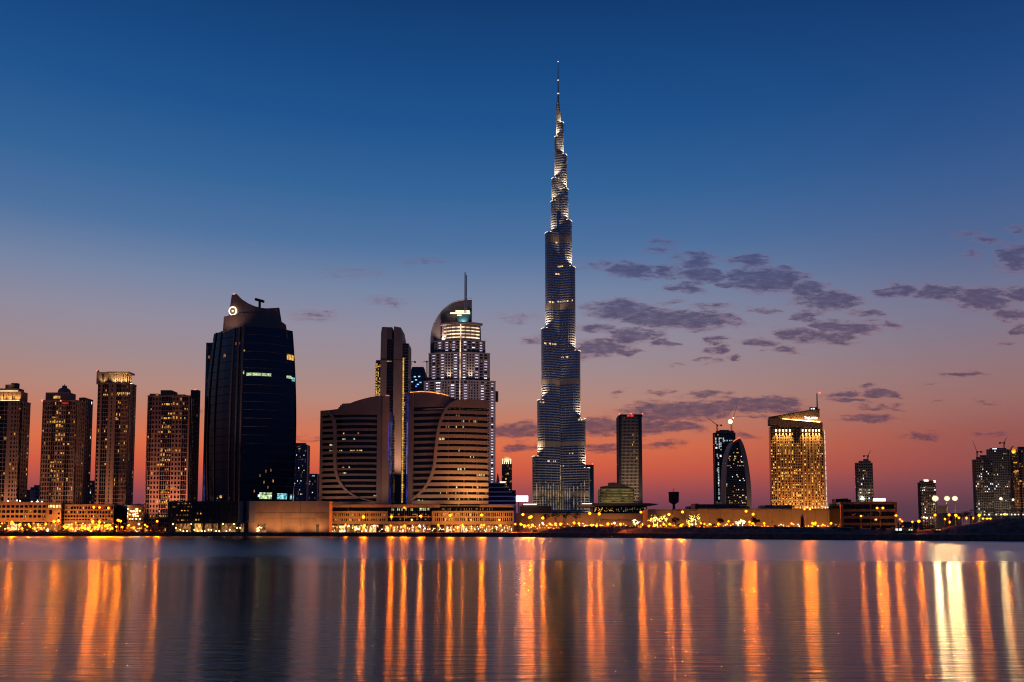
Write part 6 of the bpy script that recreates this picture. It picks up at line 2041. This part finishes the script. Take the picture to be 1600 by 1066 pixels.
# glaring floodlight masts
for px, py, Y, r, lab in ((1461, 779, 700, 1.6, "glaring yellow-white floodlight mast, leftmost of three beside the short tower"), (1479.4, 779, 700, 1.4, "glaring white floodlight mast, middle one of three beside the short tower"), (1491.6, 779, 700, 1.4, "glaring white floodlight mast, rightmost of three beside the short tower"), (1563.5, 779.5, 690, .8, "glaring greenish-white floodlight mast before the taller dark construction tower")):
    o = lamp(px, py, Y, lab, "floodlight masts", LAND, FLOOD_Y, r, name="floodlight_mast")
q = lamp(75.2, 828, 549, "dazzling white floodlight close to the water at the far left", "floodlight masts", LAND, glow("blue_white_flood", (.85, .92, 1), 1500, sampled=True), .42, name="floodlight_mast")
lamp(1582.5, 781, 690, "round warm lamp on a post at the far right edge", "floodlight masts", LAND, LAMP_W, .6, name="floodlight_mast")

# --- parked cars (one built, the rest copied)
CARC = [mat("car_paint_silver", (.4, .4, .42), .3, .3), mat("car_paint_white", (.7, .7, .7), .3), mat("car_paint_dark", (.03, .03, .04), .25), mat("car_paint_red", (.3, .03, .03), .3)]


def make_car(col):
    r = empty("parked_car", (0, 0, 0), "", "car", "cars parked along the shore road")
    side = [(-2.2, .35), (-2.25, .75), (-2.05, .95), (-1.3, 1.0), (-.75, 1.42), (.75, 1.45), (1.45, 1.0), (2.15, .9), (2.25, .6), (2.2, .35)]
    q = MB(); q.plate(side, -.85, .85); q.build("body", col, r)
    q = MB(); q.plate([(-1.1, 1.02), (-.68, 1.37), (.68, 1.39), (1.22, 1.02)], -.88, .88); q.build("window", G_DARK, r)
    for x in (-1.35, 1.35):
        for y in (-.8, .8):
            q = MB(); q.tube([(x, y - .12, .33), (x, y + .12, .33)], .33, 10); q.build("wheel", DARK, r)
    for y in (-.6, .6):
        q = MB(); q.box(-2.3, -2.2, y - .18, y + .18, .6, .8); q.build("headlight", glow("headlight", (1, .9, .7), 14), r)
        q = MB(); q.box(2.2, 2.29, y - .18, y + .18, .65, .85); q.build("tail_light", glow("tail_light", (1, .05, .03), 5), r)
    return r


cars = [make_car(c) for c in CARC]
CN = ["silver", "white", "dark", "red"]
spots = [(18 + i * 10.5 + (i * 7 % 5), 0) for i in range(20) if i not in (3, 9, 14)] + [(560, 1), (598, 1), (668, 1), (745, 1), (775, 1), (812, 1), (836, 1)]
cnt = {}
used = set()
rc = random.Random(301)
for i, (px, zone_) in enumerate(spots):
    k = (i * 3 + i // 4) % 4
    if k in used:
        o = copy_tree(cars[k])
    else:
        o = cars[k]; used.add(k)
    Y = 552.5 if zone_ == 0 else 546 + (i % 2)
    x, _, _ = at(px, 829, Y)
    o.location = (x, Y, LAND + .01)
    o.rotation_euler = (0, 0, rc.choice((0, pi)) + rc.uniform(-.25, .25) + (rc.choice((0, .9)) if zone_ == 0 else 0))
    key = (CN[k], zone_)
    cnt[key] = cnt.get(key, 0) + 1
    o["label"] = "%s car parked %s, %s %s one from the left" % (CN[k], "on the left shore road" if zone_ == 0 else "by the shop arcade terrace", ORD[cnt[key] - 1], CN[k])

# --- trees
LEAF = mat("leaf_green", (.055, .075, .03), .8, var=.35, scale=1.2)
LEAF_D = mat("shrub_leaf", (.04, .05, .028), .85, var=.4, scale=1.5)
BARK = mat("bark", (.1, .075, .05), .9, var=.3, scale=2)
FAIRY = glow("fairy_light", (1, .62, .14), 9)
FAIRY_W = glow("fairy_light_white", (1, .84, .55), 9)


def leaves(b, r, c, rx, ry, rz, n, size):
    for _ in range(n):
        while True:
            p = (r.uniform(-1, 1), r.uniform(-1, 1), r.uniform(-1, 1))
            d = p[0] ** 2 + p[1] ** 2 + p[2] ** 2
            if .12 < d < 1:
                break
        x, y, z = c[0] + p[0] * rx, c[1] + p[1] * ry, c[2] + p[2] * rz
        a, e, s_ = r.uniform(0, 2 * pi), r.uniform(-1, 1), size * r.uniform(.6, 1.4)
        ux, uy, uz = cos(a) * s_, sin(a) * s_, e * s_ * .6
        vx, vy, vz = -sin(a) * s_ * .6, cos(a) * s_ * .6, r.uniform(-.6, .6) * s_
        b.add([(x - ux, y - uy, z - uz), (x + vx, y + vy, z + vz), (x + ux, y + uy, z + uz), (x - vx, y - vy, z - vz)], [(0, 1, 2, 3)])


def tree(px, py_top, py_base, Y, label, seed, lights=None, w=.4, group="trees along the shore"):
    r = random.Random(seed)
    x, _, zt = at(px, py_top, Y)
    zb = max(LAND, at(px, py_base, Y)[2])
    o = empty("tree", (x, Y, zb), label, "tree", group)
    H = zt - zb
    q = MB()
    q.tube([(0, 0, 0), (.1, 0, H * .25), (.05, .1, H * .5), (0, 0, H * .8)], [.22, .17, .12, .05], 7)
    tips = []
    for k in range(6):
        a = k * pi / 3 + r.uniform(-.4, .4)
        e = (cos(a) * H * w * .7, sin(a) * H * w * .7, H * r.uniform(.55, .9))
        q.tube([(0, 0, H * r.uniform(.3, .5)), (e[0] * .55, e[1] * .55, e[2] * .8), e], [.1, .06, .02], 5)
        tips.append(e)
    q.build("trunk", BARK, o)
    q = MB()
    for e in tips + [(0, 0, H * .85)]:
        leaves(q, r, e, H * w * r.uniform(.4, .6), H * w * .5, H * r.uniform(.14, .22), 70, .3)
    q.build("crown", LEAF, o)
    if lights:
        q = MB()
        for _ in range(70):
            e = r.choice(tips)
            c = (e[0] + r.gauss(0, H * w * .25), e[1] - abs(r.gauss(0, H * w * .3)), e[2] + r.gauss(0, H * .09))
            q.ball(c, .11, .11, .11, 5, 4)
        for k in range(10):
            q.ball((r.uniform(-.1, .1), -.25, H * .05 * k), .1, .1, .1, 5, 4)
        q.build("string_light", lights, o, "stuff")
    return o


TREES = [(993, 812, 824, 470, "small tree wrapped in white string lights, left of the water tower", FAIRY_W), (1021, 806, 823, 478, "tree with amber string lights, first left of the water tower's street lamp", FAIRY),
         (1027, 809, 823, 474, "bushy tree full of warm string lights below the mall's right end", FAIRY), (1036, 807, 823, 480, "tree with scattered string lights just left of the water tower", FAIRY),
         (1055, 808, 823, 476, "bare-looking tree with few lights under the water tower", None), (1077, 810, 823, 478, "yellow-lit tree right of the water tower, the lower of two", FAIRY),
         (1086, 805, 823, 482, "taller yellow-lit tree right of the water tower", FAIRY), (1160, 811, 823, 470, "tree with pale lights at the foot of the sail-shaped tower", FAIRY_W),
         (1153, 814, 824, 466, "small tree with pale lights left of the sail-shaped tower's street lamp", FAIRY_W), (868, 800, 818, 600, "dark tree before the supertall tower's entrance, on the left", None),
         (884, 799, 818, 605, "dark tree before the supertall tower's entrance, in the middle", None), (900, 801, 818, 600, "dark tree before the supertall tower's entrance, on the right", None),
         (853, 802, 818, 598, "dark tree left of the supertall tower's entrance", None), (845, 797, 806, 900, "small far tree beside the roof-edge light strip", None),
         (1180, 809, 824, 440, "thin dark tree on the bank below the long orange wall", None), (1126, 810, 823, 440, "thin dark tree on the bank before the brown roof box", None),
         (216, 787, 800, 720, "dark tree crown between the two right stone towers", None), (1505, 800, 815, 600, "dark tree left of the two dark construction towers", None), (1512, 799, 815, 610, "second dark tree left of the two dark construction towers", None)]
for i, (px, yt, yb, Y, lab, lt) in enumerate(TREES):
    tree(px, yt, yb, Y, lab, 400 + i, lt)

# palms on the left promenade


def palm(px, py_top, Y, label, seed):
    r = random.Random(seed)
    x, _, zt = at(px, py_top, Y)
    o = empty("palm_tree", (x, Y, LAND), label, "palm tree", "palm trees along the left promenade")
    H = zt - LAND
    q = MB(); q.tube([(0, 0, 0), (.1, 0, H * .4), (.15, .05, H * .85)], [.24, .18, .15], 7); q.build("trunk", BARK, o)
    for k in range(11):
        a = k * 2 * pi / 11 + r.uniform(-.2, .2)
        L, up = r.uniform(1.9, 2.6), r.uniform(.5, 1.2)
        pts = [(.15 + cos(a) * L * t_, sin(a) * L * t_, H * .85 + up * sin(t_ * 2.4) * 1.2 - 1.1 * t_ * t_) for t_ in (0, .25, .5, .75, 1)]
        q = MB()
        for i, (p0, p1) in enumerate(zip(pts, pts[1:])):
            w0, w1 = (.12, .3, .34, .26, .04)[i], (.12, .3, .34, .26, .04)[i + 1]
            nx, ny = -sin(a), cos(a)
            q.add([(p0[0] + nx * w0, p0[1] + ny * w0, p0[2] - .12), p0, p1, (p1[0] + nx * w1, p1[1] + ny * w1, p1[2] - .12)], [(0, 1, 2, 3)])
            q.add([(p0[0] - nx * w0, p0[1] - ny * w0, p0[2] - .12), p0, p1, (p1[0] - nx * w1, p1[1] - ny * w1, p1[2] - .12)], [(3, 2, 1, 0)])
        q.build("frond", LEAF, o)
    return o


for i, px in enumerate((27, 68, 97, 123, 161, 178, 197, 222)):
    palm(px, 816.5 + (i % 3) * 1.2, 560, "palm tree on the left promenade, %s from the left" % ORD[i], 450 + i)

# shrubs: on the left edge of the quay and along the crest of the earth bank


def shrub(px, Y, zg, w, h, label, seed, group):
    r = random.Random(seed)
    x, _, _ = at(px, 826, Y)
    o = empty("shrub", (x, Y, zg), label, "shrub", group)
    q = MB()
    for k in range(5):
        a = r.uniform(0, 2 * pi)
        q.tube([(0, 0, 0), (cos(a) * w * .3, sin(a) * w * .25, h * .6)], [.06, .02], 4)
    q.build("stem", BARK, o)
    q = MB()
    for k in range(4):
        leaves(q, r, (r.uniform(-.45, .45) * w, r.uniform(-.3, .3) * w, h * r.uniform(.4, .6)), w * .4, w * .35, h * .45, 70, .2)
    q.build("foliage", LEAF_D, o)


for i in range(18):
    px = 6 + i * 14.2 + (i * 5 % 7)
    shrub(px, shore(px, 4)[1], LAND, 2.6 + (i % 3) * .7, 1.2 + (i % 4) * .35, "dark shrub at the quay edge on the left, %s from the left" % ORD[i], 500 + i, "shrubs at the quay edge on the left")
for i in range(20):
    px = 858 + i * 13.3 + (i * 5 % 6)
    shrub(px, shore(px, 15)[1], bank_z(px, 15) - .25, 2.2 + (i % 3) * .8, 1.0 + (i % 4) * .4, "dark shrub on the earth bank left of the sail-shaped tower, %s from the left" % ORD[i], 530 + i, "shrubs along the crest of the earth bank")
for i in range(14):
    px = 1140 + i * 22 + (i * 5 % 9)
    shrub(px, shore(px, 13)[1], bank_z(px, 13) - .25, 1.8 + (i % 3) * .8, .8 + (i % 4) * .4, "dark shrub on the earth bank right of the sail-shaped tower, %s from the left" % ORD[i], 560 + i, "shrubs along the crest of the earth bank")
